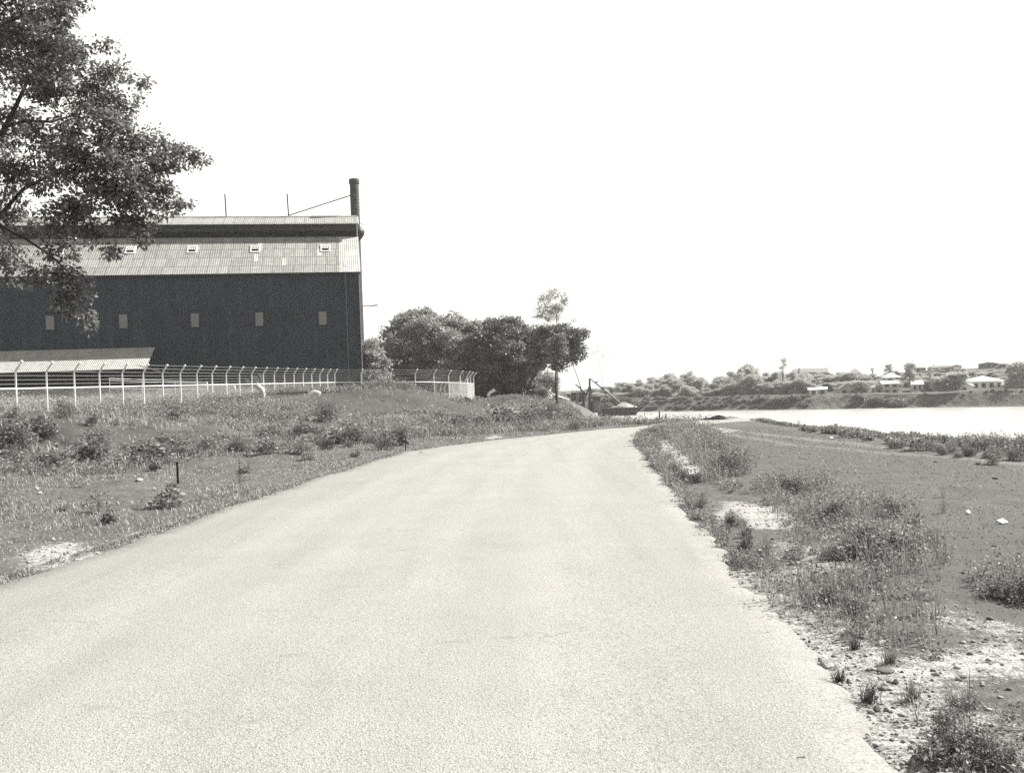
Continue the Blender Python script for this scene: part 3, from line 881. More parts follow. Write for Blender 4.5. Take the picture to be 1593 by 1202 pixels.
# --- trees beside and beyond the shed
def tz(px, D, sink=.2):
    rx, _ = ray(px, 600)
    x = rx * D
    return Vector((x, D, h1(x, D) - sink))
b = tz(572, 142)
tree_thing('shade_tree', b, [plobe(*q) for q in [(574, 542, 16, 142), (582, 562, 18, 141), (574, 585, 20, 140), (592, 588, 14, 141), (566, 560, 16, 143), (570, 605, 18, 141), (590, 608, 14, 141), (562, 590, 15, 142)]], [b, b + Vector((.2, 0, 2)), at(574, 575, 142)], .14,
           M['leaf_pale'], M['bark'], 'pale leafy tree hard against the end corner of the dark shed', dens=26, leaf=.36, per=22, seed=21, lump=10, cl=.18, shell=.5)
b = tz(668, 178)
tree_thing('fig_tree', b, [plobe(*q) for q in [(640, 514, 32, 178), (660, 505, 22, 178), (618, 530, 25, 178), (600, 548, 18, 178), (700, 520, 30, 178), (672, 530, 34, 174), (640, 555, 36, 174), (690, 555, 34, 172), (722, 548, 24, 172), (612, 575, 28, 176), (655, 588, 30, 172), (700, 590, 28, 171), (720, 575, 22, 171), (735, 520, 20, 178), (718, 508, 12, 180), (625, 600, 24, 172), (680, 602, 26, 170), (725, 600, 24, 170), (600, 602, 18, 174)]],
           [b, b + Vector((0, 0, 2.5)), at(668, 560, 178)], .5, M['leaf_pale'], M['bark'], 'broad rounded fig tree, palest and nearest the shed of the clump behind the fence', dens=15, leaf=.46, per=20, seed=22, limbs=.6, lump=14, cl=.17, shell=.55, droop=.3)
b = tz(792, 172)
trk = [[b + Vector((dx, 0, 0)), b + Vector((dx * 1.6, 0, 2)), at(px, py, 172)] for dx, px, py in [(-1.0, 770, 570), (-.3, 788, 560), (.5, 805, 560), (1.3, 822, 565)]]
tree_thing('fig_tree', b, [plobe(*q) for q in [(772, 520, 22, 172), (795, 518, 24, 172), (820, 528, 24, 172), (750, 540, 26, 170), (778, 548, 28, 170), (810, 555, 26, 170), (760, 572, 26, 170), (795, 582, 24, 171), (740, 585, 16, 170), (838, 545, 18, 171), (768, 596, 18, 172), (758, 505, 9, 174), (750, 602, 18, 170), (785, 602, 12, 174), (805, 606, 13, 174), (828, 606, 12, 170), (762, 612, 12, 172), (757, 577, 17, 174), (842, 612, 9, 168), (794, 606, 14, 174), (815, 590, 16, 173)]],
           trk, .3, M['leaf_dark'], M['darkbark'], 'dark many-stemmed fig tree in the middle of the clump, above the fence corner', dens=15, leaf=.46, per=20, seed=23, limbs=.3, lump=14, cl=.17, shell=.55, droop=.3)
b = tz(815, 160)
tree_thing('fig_tree', b, [plobe(*q) for q in [(845, 525, 18, 160), (868, 520, 15, 160), (888, 524, 16, 160), (903, 522, 9, 160), (850, 548, 20, 159), (876, 545, 18, 160), (896, 544, 12, 160), (868, 565, 11, 160), (880, 512, 9, 160), (832, 560, 14, 160), (892, 560, 6, 160)]],
           [[b, at(826, 592, 160), at(840, 568, 160)], [b + Vector((-.6, 0, 0)), at(812, 595, 160), at(815, 570, 160)]], .26, M['leaf_dark'], M['darkbark'], 'dark spreading tree reaching right over the conveyor, at the open end of the clump', dens=16, leaf=.46, per=20, seed=24, limbs=.5, lump=12, cl=.17, shell=.55, droop=.3)
b = tz(866, 122)
tree_thing('sapling_tree', b, [plobe(*q) for q in [(862, 535, 10, 122), (872, 528, 9, 122), (858, 548, 8, 122), (874, 545, 8, 122), (868, 556, 5, 122)]],
           [b, at(864.5, 600, 122), at(865, 575, 122), at(861, 552, 122), at(862, 535, 122)], .16, M['leaf_dark'], M['darkbark'], 'slender dark trunked young tree standing alone on the weedy slope', dens=70, leaf=.22, per=18, seed=25, limbs=.8,
           extra=lambda mb, r: mb.tube([at(863.5, 563, 122), at(868, 557, 122), at(873, 549, 122)], [.09, .06, .04], 6))
b = tz(866, 200)
tree_thing('gum_tree', b, [plobe(*q) for q in [(862, 456, 9, 200), (876, 462, 7, 200), (848, 466, 9, 200), (842, 482, 8, 200), (857, 480, 8, 200), (870, 478, 8, 200), (852, 492, 8, 200), (866, 492, 6, 200), (880, 470, 5, 200), (836, 492, 5, 200), (892, 500, 4, 200)]],
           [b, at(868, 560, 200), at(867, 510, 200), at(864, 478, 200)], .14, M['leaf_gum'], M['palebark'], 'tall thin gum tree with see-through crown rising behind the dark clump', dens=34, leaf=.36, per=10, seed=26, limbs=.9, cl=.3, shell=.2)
b = tz(842, 212)
tree_thing('shade_tree', b, [plobe(*q) for q in [(838, 578, 14, 212), (848, 590, 16, 212), (832, 596, 15, 212), (856, 602, 12, 212), (862, 594, 7, 212), (845, 608, 12, 212)]], [b, b + Vector((0, 0, 1.5)), at(842, 595, 212)], .2,
           M['leaf_pale'], M['bark'], 'pale bushy tree half hidden behind the conveyor', dens=15, leaf=.44, per=18, seed=27, lump=8, cl=.18, shell=.5)
b = tz(930, 215)
b.z = max(b.z, -3.5)
def bare(mb, r):
    for pts in ([(936, 600), (934, 575), (938, 556), (942, 545)], [(934, 575), (926, 560), (922, 548)], [(936, 590), (944, 565), (948, 552)], [(934, 570), (930, 552), (931, 538)]):
        mb.tube([at(a, c, 215) for a, c in pts], [.05, .035, .02, .012][:len(pts)], 5)
tree_thing('gum_sapling', b, [plobe(*q) for q in [(931, 539, 3, 215), (942, 545, 2.5, 215), (922, 548, 2.5, 215), (938, 556, 2.2, 215), (948, 553, 2, 215), (915, 562, 2.2, 215), (930, 545, 2, 215), (936, 561, 1.8, 215)]],
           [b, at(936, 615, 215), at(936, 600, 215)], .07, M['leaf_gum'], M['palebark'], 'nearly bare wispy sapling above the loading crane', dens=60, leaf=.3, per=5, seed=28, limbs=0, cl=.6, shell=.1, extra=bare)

# ------------------------------------------------------------------ the shed
c0 = at(564, 606, 135)
YAW = math.radians(9.8)
GZ0 = 2.0
shed = empty('factory_shed', (c0.x, c0.y, GZ0), YAW)
tag(shed, 'huge dark corrugated iron factory shed with pale clerestory roof', 'building')
LEN, DEP = 92.0, 24.0
def shed_px(px, py, w):
    """local (x, z) of the shed spot seen at (px,py) on the plane w metres behind the facade"""
    rx, rz = ray(px, py)
    cs, sn = math.cos(YAW), math.sin(YAW)
    # point = c0 + x*(cs,sn) + w*(-sn,cs);  point.x = rx*point.y
    ox, oy = c0.x - w * sn, c0.y + w * cs
    x = (rx * oy - ox) / (cs - rx * sn)
    return x, EYE + rz * (oy + x * sn) - GZ0
ZE = shed_px(560, 419.5, 0)[1]
ZM0 = shed_px(556, 368, 8)[1]
ZM1 = shed_px(556, 347, 7.4)[1]
ZR = shed_px(553, 337, 12)[1]
mb = MB()
mb.box((-LEN / 2, .1, (ZE - .25) / 2), (LEN, .2, ZE - .25))
mb.box((-LEN / 2, DEP - .1, (ZE - .25) / 2), (LEN, .2, ZE - .25))
for x in (-.1, -LEN + .1):
    for prof in ([(0.2, 0), (DEP - .2, 0), (DEP - .2, ZE - .25), (DEP - 8, ZM0 - .3), (DEP - 8, ZM1 - .1), (12, ZR - .15), (8, ZM1 - .1), (8, ZM0 - .3), (.2, ZE - .25)],):
        n = len(prof)
        vs2 = [(x - .1, a, b_) for a, b_ in prof] + [(x + .1, a, b_) for a, b_ in prof]
        # triangulate the symmetric section as strips between paired points
        quads = [(0, 1, 2, 8), (8, 2, 3, 7), (7, 3, 4, 6)]
        fs2 = [tuple(reversed(q)) for q in quads] + [(4, 6, 5)] + [tuple(i + n for i in q) for q in quads] + [(4 + n, 5 + n, 6 + n)]
        fs2 += [(i, (i + 1) % n, (i + 1) % n + n, i + n) for i in range(n)]
        mb.add(vs2, fs2)
mb.build('wall', M['wall'], shed)
ov = .45
rl = MB(); 
def roof_quad(m, x0, x1, w0, z0, w1, z1, t=.09):
    m.slab([(x0, w0, z0), (x1, w0, z0), (x1, w1, z1), (x0, w1, z1)], t)
sl_ = (ZM0 - ZE) / 8
roof_quad(rl, -LEN - .3, -2.55, -ov, ZE - sl_ * ov, 8, ZM0)
rl.slab([(-LEN - .3, DEP - 8, ZM0), (.3, DEP - 8, ZM0), (.3, DEP + ov, ZE - sl_ * ov), (-LEN - .3, DEP + ov, ZE - sl_ * ov)], .09)
rfo = rl.build('roof', M['roof'], shed); rfo['label'] = 'long lower roof of patched fibre sheets'
nw = MB()
roof_quad(nw, -2.55, .3, -ov, ZE - sl_ * ov, 8, ZM0)
nw.build('new_roof_sheet', M['newsheet'], shed)['label'] = 'bright new sheets at the end of the lower roof'
for px, py, wv in [(442, 409, 2.0), (497, 394, 4.2), (538, 409, 1.6), (398, 400, 3.0), (404, 381, 5.6)]:
    x, z = shed_px(px, py, wv)
    zz = ZE + sl_ * wv
    nw = MB(); nw.slab([(x - .3, wv - .85, zz - .85 * sl_ + .03), (x + .3, wv - .85, zz - .85 * sl_ + .03), (x + .3, wv + .85, zz + .85 * sl_ + .03), (x - .3, wv + .85, zz + .85 * sl_ + .03)], .03)
    nw.build('new_roof_sheet', M['newsheet'], shed)['label'] = 'single bright patch sheet let into the lower roof'
um = MB()
sm = (ZR - ZM1) / 4.6
um.slab([(-LEN - .3, 7.2, ZM1 - .2 * sm), (.25, 7.2, ZM1 - .2 * sm), (.25, 12, ZR), (-LEN - .3, 12, ZR)], .09)
um.slab([(-LEN - .3, 12, ZR), (.25, 12, ZR), (.25, 16.8, ZM1 - .2 * sm), (-LEN - .3, 16.8, ZM1 - .2 * sm)], .09)
um.build('clerestory_roof', M['roof'], shed)
rc = MB(); rc.tube([(-LEN - .3, 12, ZR + .04), (.25, 12, ZR + .04)], .13, 8); rc.build('ridge_cap', M['galv'], shed)
mw = MB()
hm = (ZM1 - ZM0)
mw.box((-LEN / 2, 8.05, ZM0 + hm * .72), (LEN, .12, hm * .5)); mw.box((-LEN / 2, 15.95, ZM0 + hm * .5), (LEN, .12, hm))
mw.build('clerestory_wall', M['monitor'], shed)
lv = MB()
for k in range(4):
    z = ZM0 + hm * (.06 + .11 * k)
    lv.slab([(-LEN, 7.94, z), (-.1, 7.94, z), (-.1, 8.1, z + hm * .13), (-LEN, 8.1, z + hm * .13)], .02)
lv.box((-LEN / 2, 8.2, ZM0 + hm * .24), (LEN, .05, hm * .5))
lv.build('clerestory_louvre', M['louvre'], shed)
gt = MB()
gt.box((-LEN / 2, -ov - .07, ZE - sl_ * ov - .12), (LEN + .6, .16, .18)); gt.build('gutter', M['dark_steel'], shed)
tr = MB()
tr.box((.07, -.05, ZE / 2 - .3), (.1, .14, ZE - .8))
tr.build('corner_trim', M['galv'], shed)
bt = MB()
bt.slab([(.31, 7.2, ZM1 - .25 * sm + .02), (.42, 7.2, ZM1 - .25 * sm + .02), (.42, 12, ZR + .02), (.31, 12, ZR + .02)], .22)
bt.slab([(.31, 12, ZR + .02), (.42, 12, ZR + .02), (.42, 16.8, ZM1 - .25 * sm + .02), (.31, 16.8, ZM1 - .25 * sm + .02)], .22)
bt.box((.16, 7.95, (ZM0 + ZM1) / 2), (.12, .2, hm * .9))
bt.build('barge_board', M['white'], shed)
dp = MB()
x, z = shed_px(537, 425, 0)
dp.tube([(x, -.45, ZE - .45), (x, -.2, ZE - 1.0), (x, -.14, .3)], .1, 8)
for k in range(5): dp.box((x, -.12, ZE * (.15 + .17 * k)), (.34, .1, .12))
dp.build('downpipe', M['pipe'], shed, smooth=True)
# wall hatches and roof vents
for px, py in [(-50, 506), (78, 502), (192, 500), (303.5, 498), (403.5, 496.5), (502, 495)]:
    x, z = shed_px(px, py, 0)
    m1 = MB(); m1.box((x, -.05, z), (1.05, .1, 1.85)); o = m1.build('hatch', M['grey_panel'], shed)
    m2 = MB()
    for s in (-1, 1): m2.box((x + s * .585, -.06, z), (.12, .12, 2.1))
    m2.box((x, -.06, z + .985), (1.05, .12, .12)); m2.box((x, -.08, z - .985), (1.3, .16, .12))
    m2.build('frame', M['wall'], o)
for px, py in [(-10, 397), (92, 392), (203, 389), (299, 387), (397, 386), (506, 384)]:
    wv = 5.0
    x, z = shed_px(px, py, wv)
    z = ZE + sl_ * wv
    T = lambda a, w_, up: (x + a, wv + w_, z + sl_ * w_ + up)
    m1 = MB()
    for a0, a1, w0, w1 in ((-.68, -.5, -.8, .8), (.5, .68, -.8, .8), (-.5, .5, -.8, -.62), (-.5, .5, .62, .8)):
        m1.slab([T(a0, w0, .16), T(a1, w0, .16), T(a1, w1, .16), T(a0, w1, .16)], .2)
    o = m1.build('roof_vent', M['white'], shed)
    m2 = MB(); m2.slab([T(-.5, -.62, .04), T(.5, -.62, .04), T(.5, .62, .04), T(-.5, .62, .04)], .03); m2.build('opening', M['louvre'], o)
    m3 = MB(); m3.slab([T(-.46, -.25, .24), T(.46, -.25, .24), T(.46, .62, .1), T(-.46, .62, .1)], .03); m3.build('flap', M['roof2'], o)
# small wall brackets and cross seams
for px, py, sx, sz in [(452, 432, .25, 1.0), (454, 489, .6, .25), (556, 487, .4, .3), (566, 447, .2, 1.6)]:
    x, z = shed_px(px, py, 0)
    m1 = MB(); m1.box((min(x, -.3), -.1, z), (sx, .2, sz)); m1.box((min(x, -.3), -.24, z + sz * .3), (sx * .6, .1, sz * .3))
    m1.build('bracket', M['dark_steel'], shed)
ss = MB()
for zf in (.42, .66):
    ss.box((-LEN / 2, -.012, ZE * zf), (LEN, .02, .06))
ss.box((-LEN / 2, -.02, ZE - .85), (LEN, .04, .12))
ss.build('sheet_lap', M['dark_steel'], shed)
# lean-to awning along the front
xr, zt = shed_px(241, 540, 0)
xb, zb = shed_px(226, 573, -6.5)
lt = MB()
lt.slab([(-LEN + 4, -6.5, zb), (xr, -6.5, zb), (xr, -.02, zt), (-LEN + 4, -.02, zt)], .06)
aw = lt.build('awning_roof', M['roof2'], shed); aw['label'] = 'pale lean-to roof along the foot of the wall'
m1 = MB(); m1.box((-LEN / 2 + xr / 2, -6.38, zb - .22), (LEN + xr - 4.2, .1, .2)); m1.build('awning_beam', M['darktimber'], shed)
for k in range(9):
    m1 = MB(); m1.box((xr - .5 - k * 6.0, -6.3, (zb - .3) / 2), (.16, .16, zb - .3)); m1.build('awning_post', M['darktimber'], shed)
m1 = MB(); m1.box((-LEN / 2 + xr / 2, -3.4, .8), (LEN + xr - 6, .1, 1.6)); m1.build('awning_back_wall', M['wall_low'], shed)
for px in (352, 449):
    x, z = shed_px(px, 338, 12)
    m1 = MB(); m1.tube([(x, 12, ZR - .05), (x - .1, 12, ZR + 3.45)], .1, 7); m1.build('roof_rod', M['dark_steel'], shed)

# chimney flue standing at the end of the shed
fx, fw = .22, 13.2
fb = shed.matrix_basis @ Vector((0, 0, 0))
def shed_w(x, w_, z):
    cs, sn = math.cos(YAW), math.sin(YAW)
    return Vector((c0.x + x * cs - w_ * sn, c0.y + x * sn + w_ * cs, GZ0 + z))
fbase = shed_w(fx - .17, fw, 0)
ZT = EYE + ray(552, 279)[1] * fbase.y
flue = empty('chimney_flue', (fbase.x, fbase.y, h1(fbase.x, fbase.y) - .1))
tag(flue, 'tall sooty steel chimney flue rising beside the end of the shed', 'chimney')
m1 = MB(); m1.lathe(fbase, [(.70, -.3), (.70, ZT - GZ0 - .5), (.70, ZT - GZ0 - .45)], 24); m1.build('stack', M['chim'], flue, flue.location, smooth=True)
m1 = MB(); m1.lathe(fbase, [(.78, ZT - GZ0 - .75), (.82, ZT - GZ0 - .6), (.80, ZT - GZ0), (.6, ZT - GZ0), (.6, ZT - GZ0 - .4)], 24); m1.build('rim', M['chim'], flue, flue.location, smooth=True)
m1 = MB()
zc = EYE + ray(565, 362)[1] * fbase.y - GZ0
m1.lathe(fbase + Vector((.35, -.2, 0)), [(.5, zc - 1.0), (.95, zc - .35), (1.05, zc + .1), (.8, zc + .6), (.4, zc + .9)], 16); m1.build('soot_trap', M['dark_steel'], flue, flue.location, smooth=True)
m1 = MB(); pz = EYE + ray(580, 476)[1] * fbase.y
p = Vector((fbase.x + .5, fbase.y - .2, pz)); m1.tube([p, p + Vector((2.5, 0, .08))], .07, 6); m1.tube([p + Vector((1.4, 0, .04)), p + Vector((2.5, 0, .08))], .1, 6); m1.build('outrigger', M['dark_steel'], flue, flue.location)
m1 = MB(); a = at(450, 335, 146); bb = Vector((fbase.x - .6, fbase.y, EYE + ray(546, 304)[1] * fbase.y)); m1.tube([a, bb], .085, 6); m1.build('stay', M['dark_steel'], flue, flue.location)
m1 = MB(); pz = EYE + ray(572, 348)[1] * fbase.y; m1.tube([Vector((fbase.x + .5, fbase.y - .3, pz + .3)), Vector((fbase.x + 1.4, fbase.y - .3, pz - .35))], .05, 5); m1.build('brace', M['dark_steel'], flue, flue.location)
for k in range(6):
    zz = ZT - GZ0 - 2.2 - k * .5; m1 = MB(); m1.box(fbase + Vector((.72, 0, zz)), (.16, .1, .06))
    m1.build('rung', M['dark_steel'], flue, flue.location)

# ------------------------------------------------------------------ security fence
fence = empty('security_fence', (-27, 55, 2.0))
tag(fence, 'white pipe security fence with slanted barbed wire arms round the shed yard', 'fence')
FLOC = Vector(fence.location)
posts = []      # (x, y, rail z, scale of post)
X0 = Vector((ray(25, 604.5)[0] * 54.6, 54.6, 0))
n_near = 22
Pn = at(25, 604.5, 54.6); Pf = at(521, 594.6, 116.5)
path = []
for i in range(-4, n_near):
    t = i / (n_near - 1)
    q = Pn.lerp(Pf, t); path.append(q)
for px, py, D in [(562, 594.2, 117.5), (608, 594, 118.5), (646, 594, 120), (675, 594.3, 122), (698, 594.8, 124.5), (716, 595.3, 127.5), (727, 595.8, 131), (732, 596.2, 135), (737, 596.6, 139)]:
    path.append(at(px, py, D))
corner_i = len(path) - 1
for px, py, D in [(728, 601, 142), (722, 605.5, 146), (714, 608, 149), (706, 611, 152), (699, 611, 155), (692, 610.6, 158), (685, 610.4, 161), (678, 610, 164), (671, 609.7, 167), (664, 609.4, 170), (657, 609, 173), (650, 608.6, 176), (643, 608.3, 179)]:
    path.append(at(px, py, D))
UP, ARM = .96, .59
rails = MB()
for i, q in enumerate(path):
    gz_ = h1(q.x, q.y)
    # arm leans out and along (to the right in view)
    nxt = path[min(i + 1, len(path) - 1)]; prv = path[max(i - 1, 0)]
    d = (nxt - prv); d.z = 0; d.normalize()
    o = Vector((d.y, -d.x, 0))
    if o.x < 0: o = -o
    if i > corner_i: o = Vector((.9, -.4, 0))
    o = (o * .8 + Vector((.5, -.2, 0))).normalized()
    bend = q + Vector((0, 0, UP)); tip = bend + o * .42 + Vector((0, 0, ARM - .05))
    foot = Vector((q.x, q.y, min(gz_ - .15, q.z - 1.1)))
    m1 = MB(); m1.tube([foot, q, bend, bend + (tip - bend) * .12, tip], .058, 7)
    m1.build('post', M['white'], fence, FLOC, smooth=True)
    m1 = MB(); m1.lathe(tip - Vector((0, 0, .05)), [(.07, 0), (.095, .05), (.085, .12), (.03, .15)], 8); m1.build('post_cap', M['white'], fence, FLOC)
    posts.append((q, bend, tip, foot))
m1 = MB(); m1.tube([p[0] for p in posts], .052, 6); m1.build('top_rail', M['white'], fence, FLOC, smooth=True)
for k, f in enumerate((.27, .52, .77)):
    m1 = MB(); m1.tube([p[0].lerp(p[1], f) for p in posts], .009, 4); m1.build('barbed_wire', M['wire'], fence, FLOC)
for f in (.05, .52, .97):
    m1 = MB(); m1.tube([p[1].lerp(p[2], f) for p in posts], .009, 4); m1.build('barbed_wire', M['wire'], fence, FLOC)
# barbs and netting as real wire
VV = []; 
def wire_strip(a, b, w_):
    """thin three-sided wires between arrays a and b"""
    d = unit(b - a); n1 = unit(np.cross(d, np.array([0.3, .7, .64]))); n2 = np.cross(d, n1)
    ring = [n1 * w_, (-.5 * n1 + .866 * n2) * w_, (-.5 * n1 - .866 * n2) * w_]
    V = np.concatenate([np.stack([a + r_ for r_ in ring], 1), np.stack([b + r_ for r_ in ring], 1)], 1).reshape(-1, 3)
    i = np.arange(len(a))[:, None] * 6
    Fq = np.concatenate([i + np.array([0, 1, 4, 3]), i + np.array([1, 2, 5, 4]), i + np.array([2, 0, 3, 5])])
    return V, Fq
parts = []
for i in range(len(posts) - 1):
    q0, q1 = posts[i][0], posts[i + 1][0]
    f0, f1 = posts[i][3], posts[i + 1][3]
    L = (q1 - q0).length
    pitch = .11
    hh = max(q0.z - f0.z, q1.z - f1.z)
    u = np.arange(-hh, L + hh, pitch)
    for sgn in (1, -1):
        # wire from (u,top) to (u+sgn*hh, bottom), clipped to the panel
        ua = u; ub = u + sgn * hh
        t0 = np.clip(np.where(sgn > 0, (0 - ua) / hh, (ua - L) / hh), 0, 1)
        t1 = np.clip(np.where(sgn > 0, (L - ua) / hh, (ua - 0) / hh), 0, 1)
        k = t1 - t0 > .02
        def pt(t):
            uu = (ua + sgn * hh * t)[k] / L
            top = np.array(q0) + np.outer(uu, np.array(q1 - q0))
            dz = (t[k]) * ((q0.z - f0.z) * (1 - uu) + (q1.z - f1.z) * uu)
            top[:, 2] -= dz + .03
            return top
        parts.append(wire_strip(pt(t0), pt(t1), .0036 if i < corner_i - 4 else .011))
V, Fq = cat(parts)
link_mesh('netting', mesh_np('netting', V - np.array(FLOC), Fq, M['galv']), fence)
for i in (2, 5, 7, 9, 13, 17, 22):
    q, bend, tip, foot = posts[i + 3]
    d = (posts[i + 4][0] - q).normalized(); back = Vector((d.y, -d.x, 0)) * -1
    if back.x > 0: back = -back
    a = q + Vector((0, 0, -.5)); pt2 = foot + back * 1.3 - d * .3; pt2.z = h1(pt2.x, pt2.y)
    m1 = MB(); m1.tube([a, a + back * .3 + Vector((0, 0, -.06)), a.lerp(pt2, .35) + back * .1, pt2], .028, 6); m1.build('strut', M['galv'], fence, FLOC, smooth=True)

# pipe railing and clutter behind the fence
pr = empty('pipe_railing', at(245, 600, 84)); tag(pr, 'low white pipe railing in the yard, seen through the fence before the shed', 'railing')
O = Vector(pr.location)
rp = [at(170, 588, 70), at(221, 590.5, 78), at(272, 592.5, 87), at(322, 594, 98)]
for i, p in enumerate(rp):
    m1 = MB(); m1.tube([Vector((p.x, p.y, h1(p.x, p.y) - .1)), p], .08 if i == 3 else .025, 7); m1.build('post', M['white' if i == 3 else 'galv'], pr, O)
for dz in (0, -.16, -.75):
    m1 = MB(); m1.tube([p + Vector((0, 0, dz)) for p in rp], .016, 6); m1.build('rail', M['galv'], pr, O)
def block_on(px, D, size, rz, mat, name, label, cat_, z0=None, tilt=0, up=0):
    x = ray(px, 600)[0] * D
    z = h1(x, D) if z0 is None else z0
    m1 = MB(); Mx = Matrix.Rotation(rz, 3, 'Z') @ Matrix.Rotation(tilt, 3, 'Y')
    m1.box((0, 0, size[2] / 2 + up), size, M=Mx)
    o = m1.build(name, mat, None, loc=(x, D, z))
    bv = o.modifiers.new('edge', 'BEVEL'); bv.width = min(size) * .12; bv.segments = 2
    return tag(o, label, cat_)
block_on(325, 104, (5.6, .5, .9), .05, M['stone'], 'concrete_kerb', 'long low pale concrete kerb in the yard beyond the railing end', 'kerb', up=0.1)
block_on(455, 84, (2.9, .22, .2), -.12, M['timber'], 'timber_beam', 'weathered pale beam lying under the fence', 'timber', up=.45)
lean = empty('leaning_sheets', shed_w(shed_px(398, 590, 0)[0], -.8, .2)); tag(lean, 'grey sheets leaning on the foot of the shed wall', 'sheets')
for k, (px, wd_, ht) in enumerate([(385, .55, 2.0), (396, .8, 2.3), (406, .5, 2.6)]):
    x, z = shed_px(px, 590, 0)
    a = shed_w(x, -.9 + k * .1, .9); b_ = shed_w(x + wd_, -.9 + k * .1, .9)
    c_ = shed_w(x + wd_ - .9, -.25, .9 + ht); d_ = shed_w(x - .9, -.25, .9 + ht)
    m1 = MB(); m1.slab([a + Vector((.7, 0, 0)), b_ + Vector((.7, 0, 0)), c_ + Vector((.5, 0, 0)), d_ + Vector((.5, 0, 0))], .05); m1.build('sheet', M['grey_panel'], lean, lean.location)
def elbow(px, py, D, r, pts, name, label, cat_, mat):
    o_ = at(px, py, D); m1 = MB()
    P_ = [at(a, c, D) for a, c in pts]
    m1.tube(P_, r, 14); o = m1.build(name, mat, None, o_, smooth=True, loc=o_); return tag(o, label, cat_)
elbow(485, 616, 80, .19, [(475, 621), (481, 615), (489, 610), (494, 611), (498, 613)], 'broken_pipe', 'white broken pipe bend poking out of the dirt heap under the fence', 'pipe', M['white'])
elbow(402, 612, 84, .24, [(398, 598), (402, 602), (407, 606), (409, 612), (408, 618)], 'broken_pipe', 'pale bent pipe stub standing in weeds behind the fence', 'pipe', M['stone'])
elbow(765, 612, 128, .2, [(759, 616), (762, 611), (767, 608), (770, 606)], 'broken_pipe', 'white pipe bend among bushes beyond the fence corner', 'pipe', M['white'])
m1 = MB(); m1.tube([at(473, 602.5, 86), at(478, 609, 86), at(484, 617, 86)], .05, 6); o_ = at(479, 610, 86); tag(m1.build('broken_stake', M['timber'], None, o_, loc=o_), 'pale stake tilted against the fence by the pipe bend', 'stake')
m1 = MB(); o_ = at(230, 572, 118); m1.tube([at(212, 567.5, 118), at(233, 573, 118), at(250, 579, 118)], .06, 6); tag(m1.build('leaning_pole', M['timber'], None, o_, loc=o_), 'thin pole slanting across the corner of the lean-to roof', 'pole')
tp = empty('overturned_trough', at(35, 622, 95)); tag(tp, 'rounded upturned trough in shade below the lean-to', 'trough')
m1 = MB(); a = at(28, 619, 95)
pts = []
for k in range(9):
    th = math.pi * k / 8
    pts.append((math.cos(th) * .75, math.sin(th) * .75))
vs3 = [Vector((a.x - .2, a.y + y_, a.z - .6 + z_)) for y_, z_ in pts] + [Vector((a.x + 1.6, a.y + y_ * .7, a.z - .75 + z_ * .7)) for y_, z_ in pts]
m1.add(vs3, [(k, k + 1, k + 10, k + 9) for k in range(8)] + [tuple(range(8, -1, -1)), tuple(range(9, 18))]); m1.build('shell', M['grey_panel'], tp, tp.location)
m1 = MB(); m1.tube([v for v in vs3[9:]], .05, 5); m1.build('rim', M['galv'], tp, tp.location)

# ------------------------------------------------------------------ loading barge, crane, hopper and conveyor
DB = 297.0
def P(px, py, dy=0.0): return at(px, py, DB + dy)
o_ = P(965, 640); o_.z = WZ
bg_ = empty('gravel_barge', o_); tag(bg_, 'long dark flat barge moored at the gravel landing, piled with gravel', 'barge')
xa, xb_ = P(931, 640).x, P(997, 640).x
zt_ = P(960, 634).z; zl = WZ - .5
m1 = MB()
m1.hexa([(xa, DB - 3.2, zl), (xb_ - 2.2, DB - 3.2, zl), (xb_ - 2.2, DB + 3.2, zl), (xa, DB + 3.2, zl)], [(xa, DB - 3.2, zt_), (xb_ - .6, DB - 3.2, zt_), (xb_ - .6, DB + 3.2, zt_), (xa, DB + 3.2, zt_)])
m1.hexa([(xb_ - 2.19, DB - 2.6, zl + 1.0), (xb_ - .3, DB - 2.0, zl + 1.7), (xb_ - .3, DB + 2.0, zl + 1.7), (xb_ - 2.19, DB + 2.6, zl + 1.0)], [(xb_ - .59, DB - 2.8, zt_ - .01), (xb_ + .2, DB - 2.0, zt_ - .1), (xb_ + .2, DB + 2.0, zt_ - .1), (xb_ - .59, DB + 2.8, zt_ - .01)])
m1.build('hull', M['hull'], bg_, o_)
m1 = MB()
m1.box(((xa + xb_) / 2 - .5, DB - 3.28, zt_ - .1), (xb_ - xa - 1.6, .14, .22)); m1.box(((xa + xb_) / 2 - .5, DB + 3.28, zt_ - .1), (xb_ - xa - 1.6, .14, .22)); m1.build('rubbing_strake', M['darktimber'], bg_, o_)
m1 = MB()
for k in range(3): 
    m1 = MB(); m1.lathe((xa + 3.5 + k * 3.6, DB - 2.9, zt_), [(.14, 0), (.12, .35), (.2, .4), (.2, .5), (.05, .52)], 8); m1.build('bollard', M['dark_steel'], bg_, o_)
